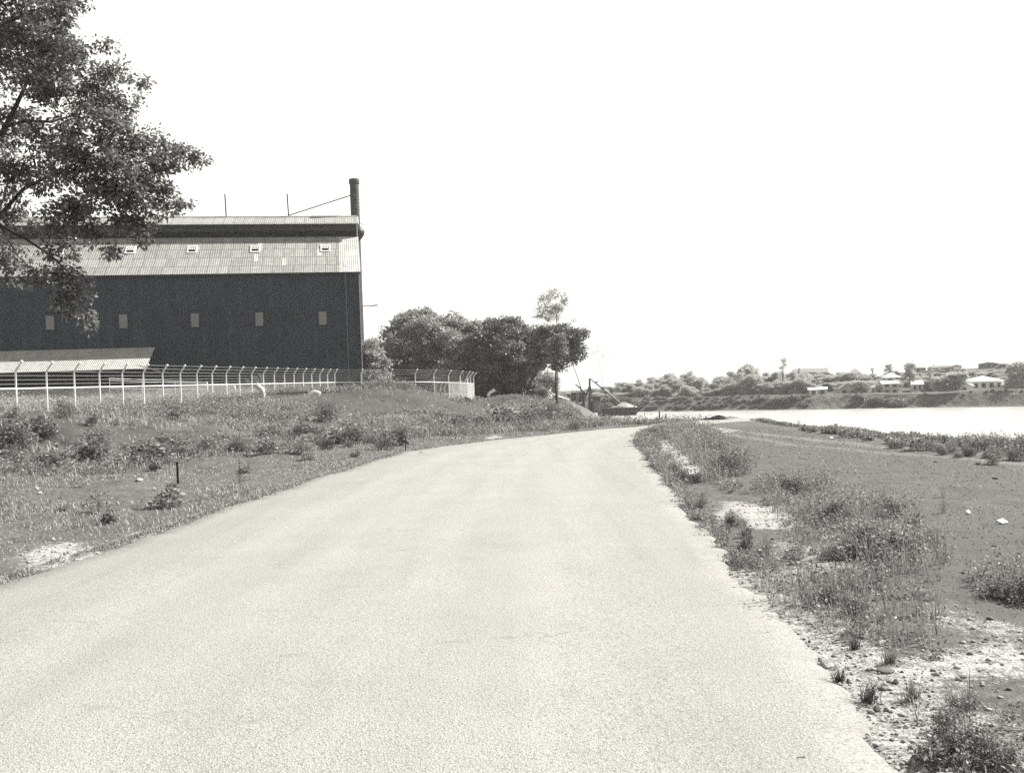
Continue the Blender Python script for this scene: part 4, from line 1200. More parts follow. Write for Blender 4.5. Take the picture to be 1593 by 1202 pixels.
def heap(name, c, rx, ry, h, mat, label, cat_, seed, kind=None, sharp=1.0):
    r = np.random.default_rng(seed)
    n, k = 15, 30
    V = [(0, 0, h)]; Fs = []
    for i in range(1, n + 1):
        t = i / n
        for j in range(k):
            a = 6.28318 * j / k
            q = 1 + .22 * (vnoise(np.array([math.cos(a) * 2 + 5]), np.array([math.sin(a) * 2 + 5]), .8, seed)[0] - .5)
            z = h * max(0, (1 - t) ** sharp) * (1 + .0) + h * .10 * (r.uniform() - .5) * (1 if i < n else 0) - (0.15 * h if i == n else 0)
            V.append((math.cos(a) * rx * t * q, math.sin(a) * ry * t * q, z))
    for j in range(k): Fs.append((0, 1 + j, 1 + (j + 1) % k))
    for i in range(n - 1):
        for j in range(k):
            b_ = 1 + i * k; j2 = (j + 1) % k
            Fs.append((b_ + j, b_ + k + j, b_ + k + j2, b_ + j2))
    m1 = MB(); m1.add(V, Fs)
    o = m1.build(name, mat, None, smooth=False, loc=c)
    return tag(o, label, cat_, None, kind)
c_ = P(970, 633); c_.z = zt_ + .02
heap('gravel_heap', c_, 4.4, 2.8, P(973, 624.5).z - zt_, M['sand'], 'pale gravel heaped on the deck of the barge', 'gravel heap', 3, None, 1.15)
# deck house of the loading plant
o_ = P(926, 634, -4); dk = empty('winch_house', o_); tag(dk, 'small grey winch house below the crane mast at the barge end', 'hut')
z0, z1 = P(926, 642, -4).z, P(926, 623.5, -4).z
x0_, xm, x1_ = P(916, 630, -4).x, P(923.5, 630, -4).x, P(936, 630, -4).x
m1 = MB(); m1.hexa([(xm, DB - 4, z0), (x1_, DB - 4, z0), (x1_, DB - 1, z0), (xm, DB - 1, z0)], [(xm, DB - 4, z1), (x1_, DB - 4, z1), (x1_, DB - 1, z1), (xm, DB - 1, z1)]); m1.build('cabin', M['machine'], dk, o_)
m1 = MB(); m1.hexa([(x0_, DB - 2.5, z0), (xm - .01, DB - 4, z0), (xm - .01, DB - 1, z0), (x0_, DB - 1, z0)], [(x0_, DB - 2.5, z1), (xm - .01, DB - 4, z1), (xm - .01, DB - 1, z1), (x0_, DB - 1, z1)]); m1.build('annexe', M['dark_steel'], dk, o_)
m1 = MB(); m1.box(((x0_ + x1_) / 2, DB - 2.6, z1 + .07), (x1_ - x0_ + .5, 3.4, .14)); m1.build('roof', M['dark_steel'], dk, o_)
m1 = MB()
for k, px in enumerate((925, 930.5)):
    m1 = MB(); pz = P(px, 619.5, -3); 
    for d in (-.5, .5): m1.tube([pz + Vector((0, d, 0)), pz + Vector((0, d + .12, 0))], .72, 14)
    m1.tube([pz + Vector((0, -.4, 0)), pz + Vector((0, .5, 0))], .4, 10); m1.build('winch_drum', M['dark_steel'], dk, o_, smooth=True)
m1 = MB(); m1.tube([P(932, 617, -3), P(934, 623, -3)], .1, 6); m1.tube([P(928.5, 616, -3), P(932, 617, -3)], .1, 6); m1.build('lever_arm', M['dark_steel'], dk, o_)
# derrick crane
o_ = P(918, 640, -3); cr = empty('derrick_crane', o_); tag(cr, 'derrick crane with upright mast and long boom slanting down to the gravel heap', 'crane')
m1 = MB(); m1.tube([P(918, 642, -3), P(917, 588.5, -3)], .3, 7); m1.build('mast', M['dark_steel'], cr, o_)
m1 = MB(); a, b_ = P(918.5, 589, -3), P(965, 626.5, -2); m1.tube([a, a.lerp(b_, .5), b_], [.2, .32, .2], 6)
m1.build('boom', M['dark_steel'], cr, o_)
m1 = MB(); m1.tube([P(927, 593.5, -3), P(930, 594.5, -3)], .2, 6); m1.tube([P(938, 601.5, -2.6), P(939, 607, -2.6)], .28, 6); m1.build('pulley_block', M['dark_steel'], cr, o_)
m1 = MB(); m1.tube([P(917.5, 599, -3), P(903, 637, -6)], [.26, .38], 7); m1.build('strut', M['dark_steel'], cr, o_)
m1 = MB(); tw = [P(915.8, 622, -3.6), P(922.5, 622, -3.6), P(922.5, 622, -2), P(915.8, 622, -2)]; tt = P(918.3, 599.5, -2.9)
for q in tw: m1.tube([q, tt], .14, 5)
for f in (.15, .3, .45, .6, .75):
    rr_ = [q.lerp(tt, f) for q in tw]
    for k in range(4): m1.tube([rr_[k], rr_[(k + 1) % 4]], .06, 4); m1.tube([rr_[k], tw[(k + 1) % 4].lerp(tt, f + .14)], .05, 4)
m1.build('lattice_tower', M['dark_steel'], cr, o_)
m1 = MB(); m1.tube([P(919, 589, -3), P(950, 611, -2.2), P(965, 624, -2)], .035, 4); m1.tube([P(917.5, 589, -3), P(926, 618, -3)], .035, 4); m1.build('cable', M['dark_steel'], cr, o_)
m1 = MB(); gb = P(957.5, 629, -2); m1.lathe(gb, [(.1, -.5), (.8, -.2), (.75, .5), (.2, .95)], 8); m1.build('grab_bucket', M['dark_steel'], cr, o_)
# hopper
DH = 281.0
Q = lambda px, py, dy=0.0: at(px, py, DH + dy)
o_ = Q(899, 632); hp = empty('loading_hopper', o_); tag(hp, 'dark steel hopper on trestle legs at the foot of the conveyor', 'hopper')
m1 = MB()
def ring(px0, px1, py, d0, d1): return [Q(px0, py, d0), Q(px1, py, d0), Q(px1, py, d1), Q(px0, py, d1)]
m1.hexa(ring(889.5, 910, 614.5, -1.6, 1.6), ring(888, 911.5, 610.5, -2.2, 2.2)); m1.build('rim', M['dark_steel'], hp, o_)
m1 = MB(); m1.hexa(ring(897, 906, 625, -.6, .6), ring(890.5, 909.5, 614.6, -1.6, 1.6)); m1.build('bin', M['dark_steel'], hp, o_)
for px, dy in ((890, -1.6), (909, -1.6), (890, 1.6), (909, 1.6)):
    m1 = MB(); m1.tube([Q(px, 634, dy), Q(px, 613, dy)], .26, 6); m1.build('leg', M['dark_steel'], hp, o_)
m1 = MB()
for a, b_ in (((890, 620), (909, 629)), ((909, 620), (890, 629)), ((890, 629), (909, 629)), ((890, 620), (909, 620))): m1.tube([Q(*a, -1.6), Q(*b_, -1.6)], .13, 5)
m1.build('bracing', M['dark_steel'], hp, o_)
m1 = MB()
for px in (890, 897, 904, 910): m1.tube([Q(px, 610.5, -2), Q(px - .1, 607.8, -2)], .06, 4)
m1.tube([Q(889.8, 608, -2), Q(910, 607.6, -2)], .06, 4); m1.build('handrail', M['dark_steel'], hp, o_)
# slanting jib and thin guy beside the hopper
o_ = Q(909, 612, 3); jb = empty('loading_jib', o_); tag(jb, 'short thick jib with a long thin spar above the hopper', 'jib')
m1 = MB(); m1.tube([Q(895, 597, 3), Q(911, 611.5, 3)], [.16, .36], 6); m1.build('jib', M['dark_steel'], jb, o_)
m1 = MB(); m1.tube([Q(888.5, 560, 3), Q(896, 580, 3), Q(904, 604, 3)], [.08, .11, .13], 6); m1.build('spar', M['dark_steel'], jb, o_)
m1 = MB(); m1.tube([Q(897, 599, 3), Q(890.5, 608, 2)], .04, 4); m1.build('guy_wire', M['dark_steel'], jb, o_)
m1 = MB(); m1.tube([Q(897, 612, -2.4), Q(896, 634, -2.8)], .16, 6); m1.tube([Q(900, 612, -2.4), Q(897.5, 634, -2.8)], .16, 6); m1.build('ladder', M['timber'], jb, o_)
# conveyor
o_ = Q(856, 620, -6); cv = empty('conveyor', o_); tag(cv, 'long pale sloping conveyor running down from the trees to the hopper', 'conveyor')
a, b_ = Q(820, 596, -22), Q(889, 622, -1)
m1 = MB(); dn = Vector((0, 0, -.35)); y_ = Vector((0, .7, 0))
m1.hexa([a - y_ + dn, b_ - y_ + dn, b_ + y_ + dn, a + y_ + dn], [a - y_, b_ - y_, b_ + y_, a + y_]); m1.build('belt', M['houseroof'], cv, o_)
m1 = MB()
for s_ in (-.65, .65):
    u_ = Vector((0, s_, 0)); d2 = Vector((0, 0, -1.3))
    m1.tube([a + u_ + d2, b_ + u_ + d2], .09, 5)
    for k in range(12):
        p0 = a.lerp(b_, k / 12) + u_; p1 = a.lerp(b_, (k + 1) / 12) + u_
        m1.tube([p0 + dn, p1 + d2], .06, 4); m1.tube([p0 + dn, p0 + d2], .06, 4)
m1.build('truss', M['machine'], cv, o_)
for f in (.2, .5, .8):
    p0 = a.lerp(b_, f) + Vector((0, 0, -1.3))
    m1 = MB()
    zf = h1(p0.x, p0.y) - .3
    m1.tube([p0, Vector((p0.x - .5, p0.y, zf))], .12, 5); m1.tube([p0, Vector((p0.x + .5, p0.y, zf))], .12, 5); m1.build('trestle_leg', M['dark_steel'], cv, o_)
# gravel landing, posts, vehicle
c_ = at(903, 640, 262); c_.z = WZ - .2
heap('spoil_heap', at(862, 646, 258), 9.6, 7, at(862, 621, 258).z - at(862, 646, 258).z, M['spoil'], 'rubble bank below the conveyor with pale streaks of spilt stone', 'spoil heap', 5, None, .9)
c_ = at(912, 646, 276); heap('gravel_heap', at(902, 650, 276), 6.6, 4, at(902, 634, 276).z - at(902, 650, 276).z, M['sand'], 'smooth pale gravel slope between hopper and barge', 'gravel heap', 6)
pl = empty('signal_pole', P(941, 634, -1)); tag(pl, 'thin upright pole with a crossarm standing on the barge deck', 'pole')
m1 = MB(); m1.tube([P(941.5, 635, -1), P(941, 599, -1)], .12, 6); m1.build('mast', M['dark_steel'], pl, pl.location)
m1 = MB(); m1.box(P(943, 617.5, -1), (1.0, .3, .3)); m1.build('crossarm', M['dark_steel'], pl, pl.location)
m1 = MB(); m1.tube([P(947, 635, 2), P(946.6, 616, 2)], .1, 6); o_ = P(947, 634, 2); tag(m1.build('mooring_post', M['timber'], None, o_, loc=o_), 'pale slim post behind the pole on the barge', 'post')
def simple_car(name, p, wid, length, rz, paint, label):
    e = empty(name, p, rz); tag(e, label, 'car')
    h = wid * .42
    m1 = MB()
    m1.hexa([(-wid / 2, -length / 2, .28), (wid / 2, -length / 2, .28), (wid / 2, length / 2, .28), (-wid / 2, length / 2, .28)], [(-wid * .48, -length / 2, .28 + h), (wid * .48, -length / 2, .28 + h), (wid * .48, length / 2, .26 + h), (-wid * .48, length / 2, .26 + h)])
    o = m1.build('body', paint, e); bv = o.modifiers.new('edge', 'BEVEL'); bv.width = .12; bv.segments = 3
    m1 = MB()
    zb_ = .27 + h
    m1.hexa([(-wid * .45, -length * .36, zb_), (wid * .45, -length * .36, zb_), (wid * .45, length * .2, zb_), (-wid * .45, length * .2, zb_)], [(-wid * .36, -length * .22, zb_ + .55), (wid * .36, -length * .22, zb_ + .55), (wid * .36, length * .06, zb_ + .55), (-wid * .36, length * .06, zb_ + .55)])
    o = m1.build('cabin', paint, e); bv = o.modifiers.new('edge', 'BEVEL'); bv.width = .08; bv.segments = 2
    m1 = MB(); m1.slab([(-wid * .36, -length * .335, zb_ + .12), (wid * .36, -length * .335, zb_ + .12), (wid * .32, -length * .245, zb_ + .48), (-wid * .32, -length * .245, zb_ + .48)], -.02); m1.build('rear_window', M['glass'], e)
    for s_ in (-1, 1):
        m1 = MB(); m1.box((s_ * wid * .42, -length * .08, zb_ + .28), (.06, length * .3, .3)); m1.build('side_window', M['glass'], e)
        for q in (-.3, .32):
            m1 = MB(); m1.tube([(s_ * wid * .47, q * length, .32), (s_ * wid * .36, q * length, .32)], .32, 14); m1.build('wheel', M['rubber'], e)
p = at(844, 627, 172); p.z = h1(p.x, p.y) + .1
simple_car('parked_car', p, 1.7, 4.2, .5, M['white'], 'small white car parked among weeds below the conveyor')

# ------------------------------------------------------------------ far bank: houses, wall, trees
def house(px0, px1, py_eave, py_top, D, roof, wallm, roofm, label, depth=8, rz=-.30, stilts=False, wins=3, floors=1, ov=.5, py_base=None, group=None):
    cx = (px0 + px1) / 2
    a = at(px0, py_eave, D); b_ = at(px1, py_eave, D)
    W_ = (b_ - a).length / (math.cos(rz) + .25 * abs(math.sin(rz)))
    c_ = (a + b_) / 2
    s_, t_ = far_st(cx, D + depth * .4)
    zg = float(far_h(np.array([s_]), np.array([t_]))[0])
    zb_ = at(cx, py_base, D).z if py_base else zg
    zb_ = max(zb_, zg - .2) if py_base else zg
    base = Vector((c_.x, c_.y + depth * .45, zg - .3))
    e = empty('house', base, rz); tag(e, label, 'house', group)
    ze = c_.z - base.z; zr = at(cx, py_top, D + depth * .4).z - base.z
    ze = max(ze, 2.2); zr = max(zr, ze + .6)
    hw, hd = W_ / 2, depth / 2
    lo = 0
    if stilts:
        lo = max(.0, ze - 2.7)
        k = 0
        for x in np.linspace(-hw + .2, hw - .2, 4):
            for y in (-hd + .2, hd - .2):
                m1 = MB(); m1.box((x, y, lo / 2), (.25, .25, lo)); m1.build('stump', M['darktimber'], e)
        m1 = MB(); m1.box((0, .6, lo / 2 - .05), (W_ - 1.2, depth - 2, lo - .1)); m1.build('undercroft', M['tileroof'], e)
    m1 = MB(); m1.box((0, 0, (ze + lo) / 2), (W_, depth, ze - lo))
    if roof == 'gable':
        m1.add([(-hw, -hd, ze), (hw, -hd, ze), (0, -hd, zr - .1), (-hw, hd, ze), (hw, hd, ze), (0, hd, zr - .1)], [(0, 1, 2), (5, 4, 3)])
    m1.build('wall', wallm, e)
    m1 = MB()
    if roof == 'gable':
        m1.slab([(-hw - ov, -hd - ov, ze - .2), (0, -hd - ov, zr), (0, hd + ov, zr), (-hw - ov, hd + ov, ze - .2)], -.12)
        m1.slab([(0, -hd - ov, zr), (hw + ov, -hd - ov, ze - .2), (hw + ov, hd + ov, ze - .2), (0, hd + ov, zr)], -.12)
    elif roof == 'hip':
        r_ = max(.3, hw - hd)
        m1.add([(-hw - ov, -hd - ov, ze), (hw + ov, -hd - ov, ze), (hw + ov, hd + ov, ze), (-hw - ov, hd + ov, ze), (-r_, 0, zr), (r_, 0, zr), (0, 0, ze - .01)],
               [(0, 1, 5, 4), (1, 2, 5), (2, 3, 4, 5), (3, 0, 4), (3, 2, 1, 0)])
    elif roof == 'ridge':   # ridge along the front
        m1.slab([(-hw - ov, -hd - ov, ze - .1), (hw + ov, -hd - ov, ze - .1), (hw + ov, 0, zr), (-hw - ov, 0, zr)], .12)
        m1.slab([(-hw - ov, 0, zr), (hw + ov, 0, zr), (hw + ov, hd + ov, ze - .1), (-hw - ov, hd + ov, ze - .1)], .12)
        m1.add([(-hw, -hd, ze - .05), (-hw, hd, ze - .05), (-hw, 0, zr - .15)], [(2, 1, 0)]); m1.add([(hw, -hd, ze - .05), (hw, hd, ze - .05), (hw, 0, zr - .15)], [(0, 1, 2)])
    m1.build('roof', roofm, e)
    for f in range(floors):
        zc = lo + (ze - lo) * (f + .55) / floors
        hh = min(1.3, (ze - lo) / floors * .5)
        for k in range(wins):
            x = -hw + W_ * (k + .5) / wins
            m1 = MB(); m1.box((x, -hd - .03, zc), (min(1.2, W_ / wins * .5), .08, hh)); m1.build('window', M['glass'], e)
    return e
house(1377, 1400, 596, 592, 300, 'ridge', M['housegrey'], M['houseroof'], 'two storey house with open verandahs and pale flat roof', 7, -.2, floors=2, wins=2)
house(1381, 1405, 586.5, 579.5, 335, 'hip', M['housegrey'], M['houseroof'], 'house with bright white hip roof behind the two storey verandah house', 9, -.3)
house(1357, 1377, 606, 598, 303, 'hip', M['housegrey'], M['tileroof'], 'small dark roofed cottage left of the verandah house', 8, -.3, wins=2)
house(1312, 1333, 605, 596, 300, 'gable', M['housegrey'], M['tileroof'], 'grey gabled cottage half hidden by trees above the stone bank', 8, -.2, wins=2)
house(1425, 1440, 597, 591, 305, 'ridge', M['housegrey'], M['houseroof'], 'low white roofed house right of the tall bank tree', 8, -.3, wins=2)
house(1514, 1562, 592.5, 584, 285, 'hip', M['housewall'], M['houseroof'], 'wide white house on dark stumps with a white hip roof', 9, -.12, stilts=True, wins=4)
house(1486, 1508, 603, 597, 278, 'gable', M['housewall'], M['houseroof'], 'small white gabled house with pale wing beside the dark street trees', 8, .1, wins=1)
house(1497, 1514, 601, 597, 281, 'ridge', M['housewall'], M['houseroof'], 'white lean wing joining the gabled house and the stump house', 6, -.1, wins=1)
house(1578, 1606, 601, 592, 275, 'hip', M['housewall'], M['houseroof'], 'white house with verandah at the right edge of the far bank', 9, -.1, wins=3)
house(1240, 1292, 578.5, 572.5, 440, 'ridge', M['housegrey'], M['tileroof'], 'long pale tiled roof on the crest left of the hill houses', 12, -.3)
house(1306, 1328, 579, 574, 430, 'hip', M['housegrey'], M['houseroof'], 'crest house with pale flat hip roof', 10, -.3)
house(1326, 1345, 581, 573, 420, 'hip', M['housegrey'], M['tileroof'], 'crest house with grey pyramid roof beside the flat one', 10, -.3)
house(1422, 1445, 582, 575, 410, 'hip', M['housegrey'], M['tileroof'], 'hill house with grey hip roof behind the bank tree', 10, -.3)
house(1466, 1492, 583, 575, 400, 'gable', M['housegrey'], M['tileroof'], 'hill house with steep light gable above the street trees', 10, .5)
house(1535, 1563, 584, 572, 420, 'gable', M['tileroof'], M['tileroof'], 'dark gabled hill house behind the white stump house', 10, -.6)
house(1452, 1464, 586, 580, 400, 'hip', M['housegrey'], M['tileroof'], 'small grey hill house between two taller roofs', 8, -.3)
house(1262, 1275, 611.5, 609.5, 300, 'ridge', M['housewall'], M['houseroof'], 'tiny white shed above the left end of the stone bank', 4, -.3, wins=1)
house(1276, 1288, 612.5, 610.5, 302, 'ridge', M['housegrey'], M['houseroof'], 'low pale roofed garage above the stone bank', 4, -.3, wins=1)
house(1126, 1134, 610, 607, 345, 'gable', M['housewall'], M['houseroof'], 'scrap of white house showing between far bank trees', 6, -.3, wins=1)
p = at(1445, 613.5, 290); s_, t_ = far_st(1445, 290); p.z = float(far_h(np.array([s_]), np.array([t_]))[0]) + .0
simple_car('parked_car', p, 1.8, 4.6, 1.2, M['dark_steel'], 'dark car parked on the far road by the white roofed house')
# pale kerb wall along the bank top
m1 = MB()
for s0, s1 in ((-10, 55), (62, 118)):
    pts = [far_pt(s, 10.5) for s in np.arange(s0, s1 + .1, 4)]
    m1 = MB()
    for a, b_ in zip(pts[:-1], pts[1:]):
        u_ = FN * .25
        dz = Vector((0, 0, .55)); dd = Vector((0, 0, -.4))
        m1.hexa([a - u_ + dd, b_ - u_ + dd, b_ + u_ + dd, a + u_ + dd], [a - u_ + dz, b_ - u_ + dz, b_ + u_ + dz, a + u_ + dz])
    o_ = pts[len(pts) // 2]
    tag(m1.build('road_wall', M['housewall'], None, o_, loc=o_), 'low pale roadside wall topping the far bank, ' + ('behind the wooded stretch' if s0 < 0 else 'below the cottages'), 'wall')

# prototype trees for the far bank
def proto_tree(seed, kind):
    r = np.random.default_rng(seed)
    lob, tr_ = [], []
    if kind == 'gum':
        for k in range(9):
            a = r.uniform(0, 6.28); d = r.uniform(.3, 2.4); z = r.uniform(4.5, 9.5)
            lob.append(((math.cos(a) * d, math.sin(a) * d, z), (r.uniform(.8, 1.5),) * 2 + (r.uniform(.5, 1.0),)))
        dens, per, cl, sh = 26, 12, .22, .2
    elif kind == 'round':
        for k in range(9):
            a = r.uniform(0, 6.28); d = r.uniform(.4, 2.6); z = r.uniform(1.2, 7.6) - d * .3
            lob.append(((math.cos(a) * d, math.sin(a) * d, z + 1), (r.uniform(1.2, 2.2),) * 2 + (r.uniform(1.0, 1.7),)))
        dens, per, cl, sh = 34, 14, .2, .5
    elif kind == 'tall':
        for k in range(8):
            a = r.uniform(0, 6.28); d = r.uniform(.2, 1.6); z = r.uniform(6.5, 12.5)
            lob.append(((math.cos(a) * d, math.sin(a) * d, z), (r.uniform(.5, .95),) * 2 + (r.uniform(.4, .8),)))
        dens, per, cl, sh = 26, 9, .3, .1
    else:  # bush
        for k in range(5):
            a = r.uniform(0, 6.28); d = r.uniform(.3, 1.4)
            lob.append(((math.cos(a) * d, math.sin(a) * d, r.uniform(.7, 1.7)), (r.uniform(.9, 1.4),) * 2 + (r.uniform(.8, 1.2),)))
        dens, per, cl, sh = 30, 12, .2, .5
    V, Fq = crown_arrays(lob, dens, .5 if kind != 'tall' else .42, r, cl, per, 0, sh)
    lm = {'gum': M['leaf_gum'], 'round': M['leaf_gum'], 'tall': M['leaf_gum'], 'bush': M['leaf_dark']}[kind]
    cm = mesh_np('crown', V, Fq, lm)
    m1 = MB(); top = max(l[0][2] for l in lob)
    m1.tube([(0, 0, -.6), (r.uniform(-.2, .2), r.uniform(-.2, .2), top * .5), (r.uniform(-.5, .5), 0, top * .85)], [.24, .16, .06] if kind != 'bush' else [.1, .06, .03], 7)
    for c, rad in lob: 
        limb(m1, (0, 0, top * r.uniform(.25, .6)), c, .09, .03, r, n=4)
    o = m1.build('trunk', M['palebark'] if kind in ('gum', 'tall') else M['bark'])
    tm = o.data; bpy.data.objects.remove(o)
    H_ = max(l[0][2] + l[1][2] for l in lob)
    return cm, tm, H_
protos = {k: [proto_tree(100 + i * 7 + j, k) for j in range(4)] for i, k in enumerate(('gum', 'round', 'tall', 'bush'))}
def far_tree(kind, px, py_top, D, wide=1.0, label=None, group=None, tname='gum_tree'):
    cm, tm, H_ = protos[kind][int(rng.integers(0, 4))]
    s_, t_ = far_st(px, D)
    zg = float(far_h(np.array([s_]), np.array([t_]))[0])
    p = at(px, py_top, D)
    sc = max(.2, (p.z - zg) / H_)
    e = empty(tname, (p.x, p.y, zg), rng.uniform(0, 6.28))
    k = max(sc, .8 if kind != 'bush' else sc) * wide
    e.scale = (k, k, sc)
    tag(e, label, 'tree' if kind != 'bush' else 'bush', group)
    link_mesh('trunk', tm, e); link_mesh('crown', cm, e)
sil = np.array([(860, 614), (900, 608), (950, 601), (980, 597), (1005, 591), (1040, 586), (1060, 583), (1075, 584), (1100, 592), (1130, 588), (1150, 577), (1165, 571), (1180, 580), (1200, 584), (1230, 580), (1260, 580), (1300, 588), (1340, 584), (1365, 578), (1400, 577), (1430, 577), (1460, 582), (1500, 580), (1530, 579), (1570, 578), (1600, 566), (1760, 566)])
def shore_D(px):
    rx, _ = ray(px, 640)
    # depth where the column meets the shoreline
    return (FO.y * FT.x - FO.x * FT.y) / (FT.x - rx * FT.y)
x = 862.0
while x < 1255:
    for row, (d0, d1) in enumerate(((13, 22), (26, 45), (50, 80))):
        if rng.uniform() < (.95, .97, .95)[row]:
            px = x + rng.uniform(-6, 6)
            top = np.interp(px, sil[:, 0], sil[:, 1]) + (rng.uniform(7, 18), rng.uniform(0, 9), rng.uniform(-4, 3))[row]
            lab = ('rounded hazy tree in the belt along the wooded far bank', 'trees in the far bank belt') if px > 1000 else ('faint hazy tree on the far bank behind barge and crane', 'faint trees behind the barge')
            far_tree('round' if rng.uniform() < .6 else 'gum', px, top, shore_D(px) + rng.uniform(d0, d1), rng.uniform(.8, 1.3), lab[0], lab[1])
    x += rng.uniform(9, 14)
for px in (1012, 1043, 1068, 1092, 1121, 1139, 1154, 1174, 1191, 1208, 1232, 1250):
    far_tree('gum', px, np.interp(px, sil[:, 0], sil[:, 1]) - rng.uniform(1, 6), shore_D(px) + rng.uniform(24, 60), rng.uniform(.75, 1.0), 'taller gum standing out of the wooded far bank belt', 'taller gums in the far bank belt')
x = 1255.0
while x < 1780:
    px = x + rng.uniform(-6, 6)
    if rng.uniform() < .75:
        top = np.interp(px, sil[:, 0], sil[:, 1]) + rng.uniform(6, 22)
        far_tree('round' if rng.uniform() < .5 else 'gum', px, top, shore_D(px) + rng.uniform(34, 60), rng.uniform(.7, 1.1), 'garden tree among the far bank houses', 'garden trees between the houses')
    if rng.uniform() < .8:
        top = np.interp(px, sil[:, 0], sil[:, 1]) + rng.uniform(-2, 8)
        far_tree('round' if rng.uniform() < .5 else 'gum', px + 5, top, shore_D(px) + rng.uniform(75, 150), rng.uniform(.8, 1.2), 'tree on the hill behind the far houses', 'trees on the far hill')
    x += rng.uniform(8, 14)
for x in np.arange(1222, 1362, 7.0):
    px = x + rng.uniform(-4, 4)
    far_tree('round' if rng.uniform() < .6 else 'gum', px, 580 + rng.uniform(-2, 7), shore_D(px) + rng.uniform(70, 105), rng.uniform(.9, 1.3), 'tree below the crest houses, hiding their walls', 'trees below the crest houses')
    far_tree('round', px + 3, 594 + rng.uniform(-3, 8), shore_D(px) + rng.uniform(40, 65), rng.uniform(.8, 1.1), 'low round tree behind the roadside wall of the far bank', 'trees behind the roadside wall')
for x in np.arange(1402, 1720, 8.0):
    px = x + rng.uniform(-4, 4)
    far_tree('round' if rng.uniform() < .5 else 'gum', px, np.interp(px, [1400, 1500, 1593], [582, 581, 577]) + rng.uniform(-2, 6), shore_D(px) + rng.uniform(60, 110), rng.uniform(.8, 1.2), 'tree on the slope between far bank houses and skyline', 'trees on the slope behind the white houses')
for kind, px, top, dd, wd_, lab in [
    ('tall', 1217, 557, 25, .75, 'tall bare-limbed gum topping the wooded bank, thin crown against the sky'),
    ('gum', 1163, 571, 20, 1.0, 'tallest broad gum in the wooded belt left of the bare-limbed one'),
    ('gum', 1415, 565, 15, .8, 'tall dark gum on the bank edge right of the verandah house'),
    ('tall', 1446, 565, 12, .8, 'slim gum with umbrella top above the parked dark car'),
    ('gum', 1384, 566, 90, .9, 'feathery gum on the skyline above the verandah house'),
    ('tall', 1357, 570, 100, .8, 'open-crowned gum on the skyline left of the verandah house'),
    ('round', 1478, 580, 12, 1.5, 'wide dark street tree before the small white gabled house'),
    ('round', 1462, 586, 12, 1.0, 'dark street tree left of the widest one on the far bank'),
    ('gum', 1496, 572, 80, .8, 'gum on the skyline behind the white stump house'),
    ('round', 1588, 563, 14, 1.1, 'large dark tree at the right end of the far bank'),
    ('round', 1574, 574, 16, .8, 'dark tree touching the largest one at the right end'),
    ('tall', 1243, 572, 40, .6, 'palm-like tuft-topped tree beside the long crest roof'),
    ('round', 1340, 592, 14, 1.2, 'dark bushy tree shading the grey gabled cottage')]:
    far_tree(kind, px, top, shore_D(px) + dd, wd_, lab)
for px, py in [(945, 627), (962, 628), (1020, 624), (1038, 627), (1055, 625), (1070, 627), (1088, 624), (1104, 626), (1120, 624), (1133, 626), (1148, 623), (1160, 625), (1176, 620), (1186, 617), (1198, 622), (1210, 617), (1222, 616), (1236, 614), (1005, 627), (990, 626), (1096, 628), (1142, 628)]:
    far_tree('bush', px, py, shore_D(px) + rng.uniform(2.5, 6), 1.3, 'dark bush on the wooded far bank at the water', 'bushes at the far waterline', 'riverside_bush')
for k_ in range(150):
    px = rng.uniform(930, 1262); tt_ = rng.uniform(.5, 11)
    far_tree('bush', px, np.interp(px, [930, 1262], [641, 638]) - tt_ * 1.5 - rng.uniform(4, 9), shore_D(px) + tt_ * .8, rng.uniform(1.2, 1.9), 'shrub in the dense scrub down the wooded far bank', 'scrub on the wooded far bank', 'riverside_bush')
for px, py in [(1332, 613), (1345, 617), (1356, 618), (1368, 618), (1378, 621), (1388, 618), (1396, 620), (1326, 618)]:
    far_tree('bush', px, py, shore_D(px) + rng.uniform(3, 6), 1.2, 'scrubby bush in the gully of the far bank below the cottages', 'bushes in the far gully', 'riverside_bush')
for px, py in [(1510, 611), (1530, 608), (1545, 610), (1556, 609), (1480, 616), (1572, 612), (1590, 613), (1440, 622), (1500, 619), (1535, 620), (1565, 619), (1470, 623)]:
    far_tree('bush', px, py, shore_D(px) + rng.uniform(5, 10), 1.0, 'low bush on the grassy far bank below the white houses', 'bushes below the white houses', 'riverside_bush')

# ------------------------------------------------------------------ near vegetation
def hit(px, py, d0=5.0, d1=170.0):
    D = np.geomspace(d0, d1, 260)
    rx, rz = ray(px, py)
    z = EYE + rz * D
    g = hgt(rx * D, D)
    k = np.argmax(z <= g)
    if z[k] > g[k]: k = len(D) - 1
    return Vector((rx * D[k], D[k], g[k]))
_vec = lambda x, y: np.interp
def field(x, y, sc, seed, lo, hi): return lo + (hi - lo) * sstep(.3, .7, fbm(x, y, sc, seed))
def grid_val(arr, x, y):
    """nearest value of a ground mask"""
    i = np.clip(np.searchsorted(gx, x), 0, nx - 1); j = np.clip(np.searchsorted(gy, y), 0, ny - 1)
    return arr.reshape(ny, nx)[j, i]
road_poly_in = [tuple(p) for p in along(RL, np.linspace(0, 1, 140))] + [tuple(p) for p in along(RR, np.linspace(1, 0, 140))]
def off_road(x, y, m=0.12):
    d = np.minimum(line_dist(x, y, [tuple(p) for p in RL[::12]]), line_dist(x, y, [tuple(p) for p in RR[::12]]))
    return (~in_poly(x, y, road_poly_in)) & (d > m)
def stuff_obj(name, parts, mat, label):
    V, Fq = cat(parts)
    return tag(link_mesh(name, mesh_np(name, V, Fq, mat)), label, name.replace('_', ' '), None, 'stuff')

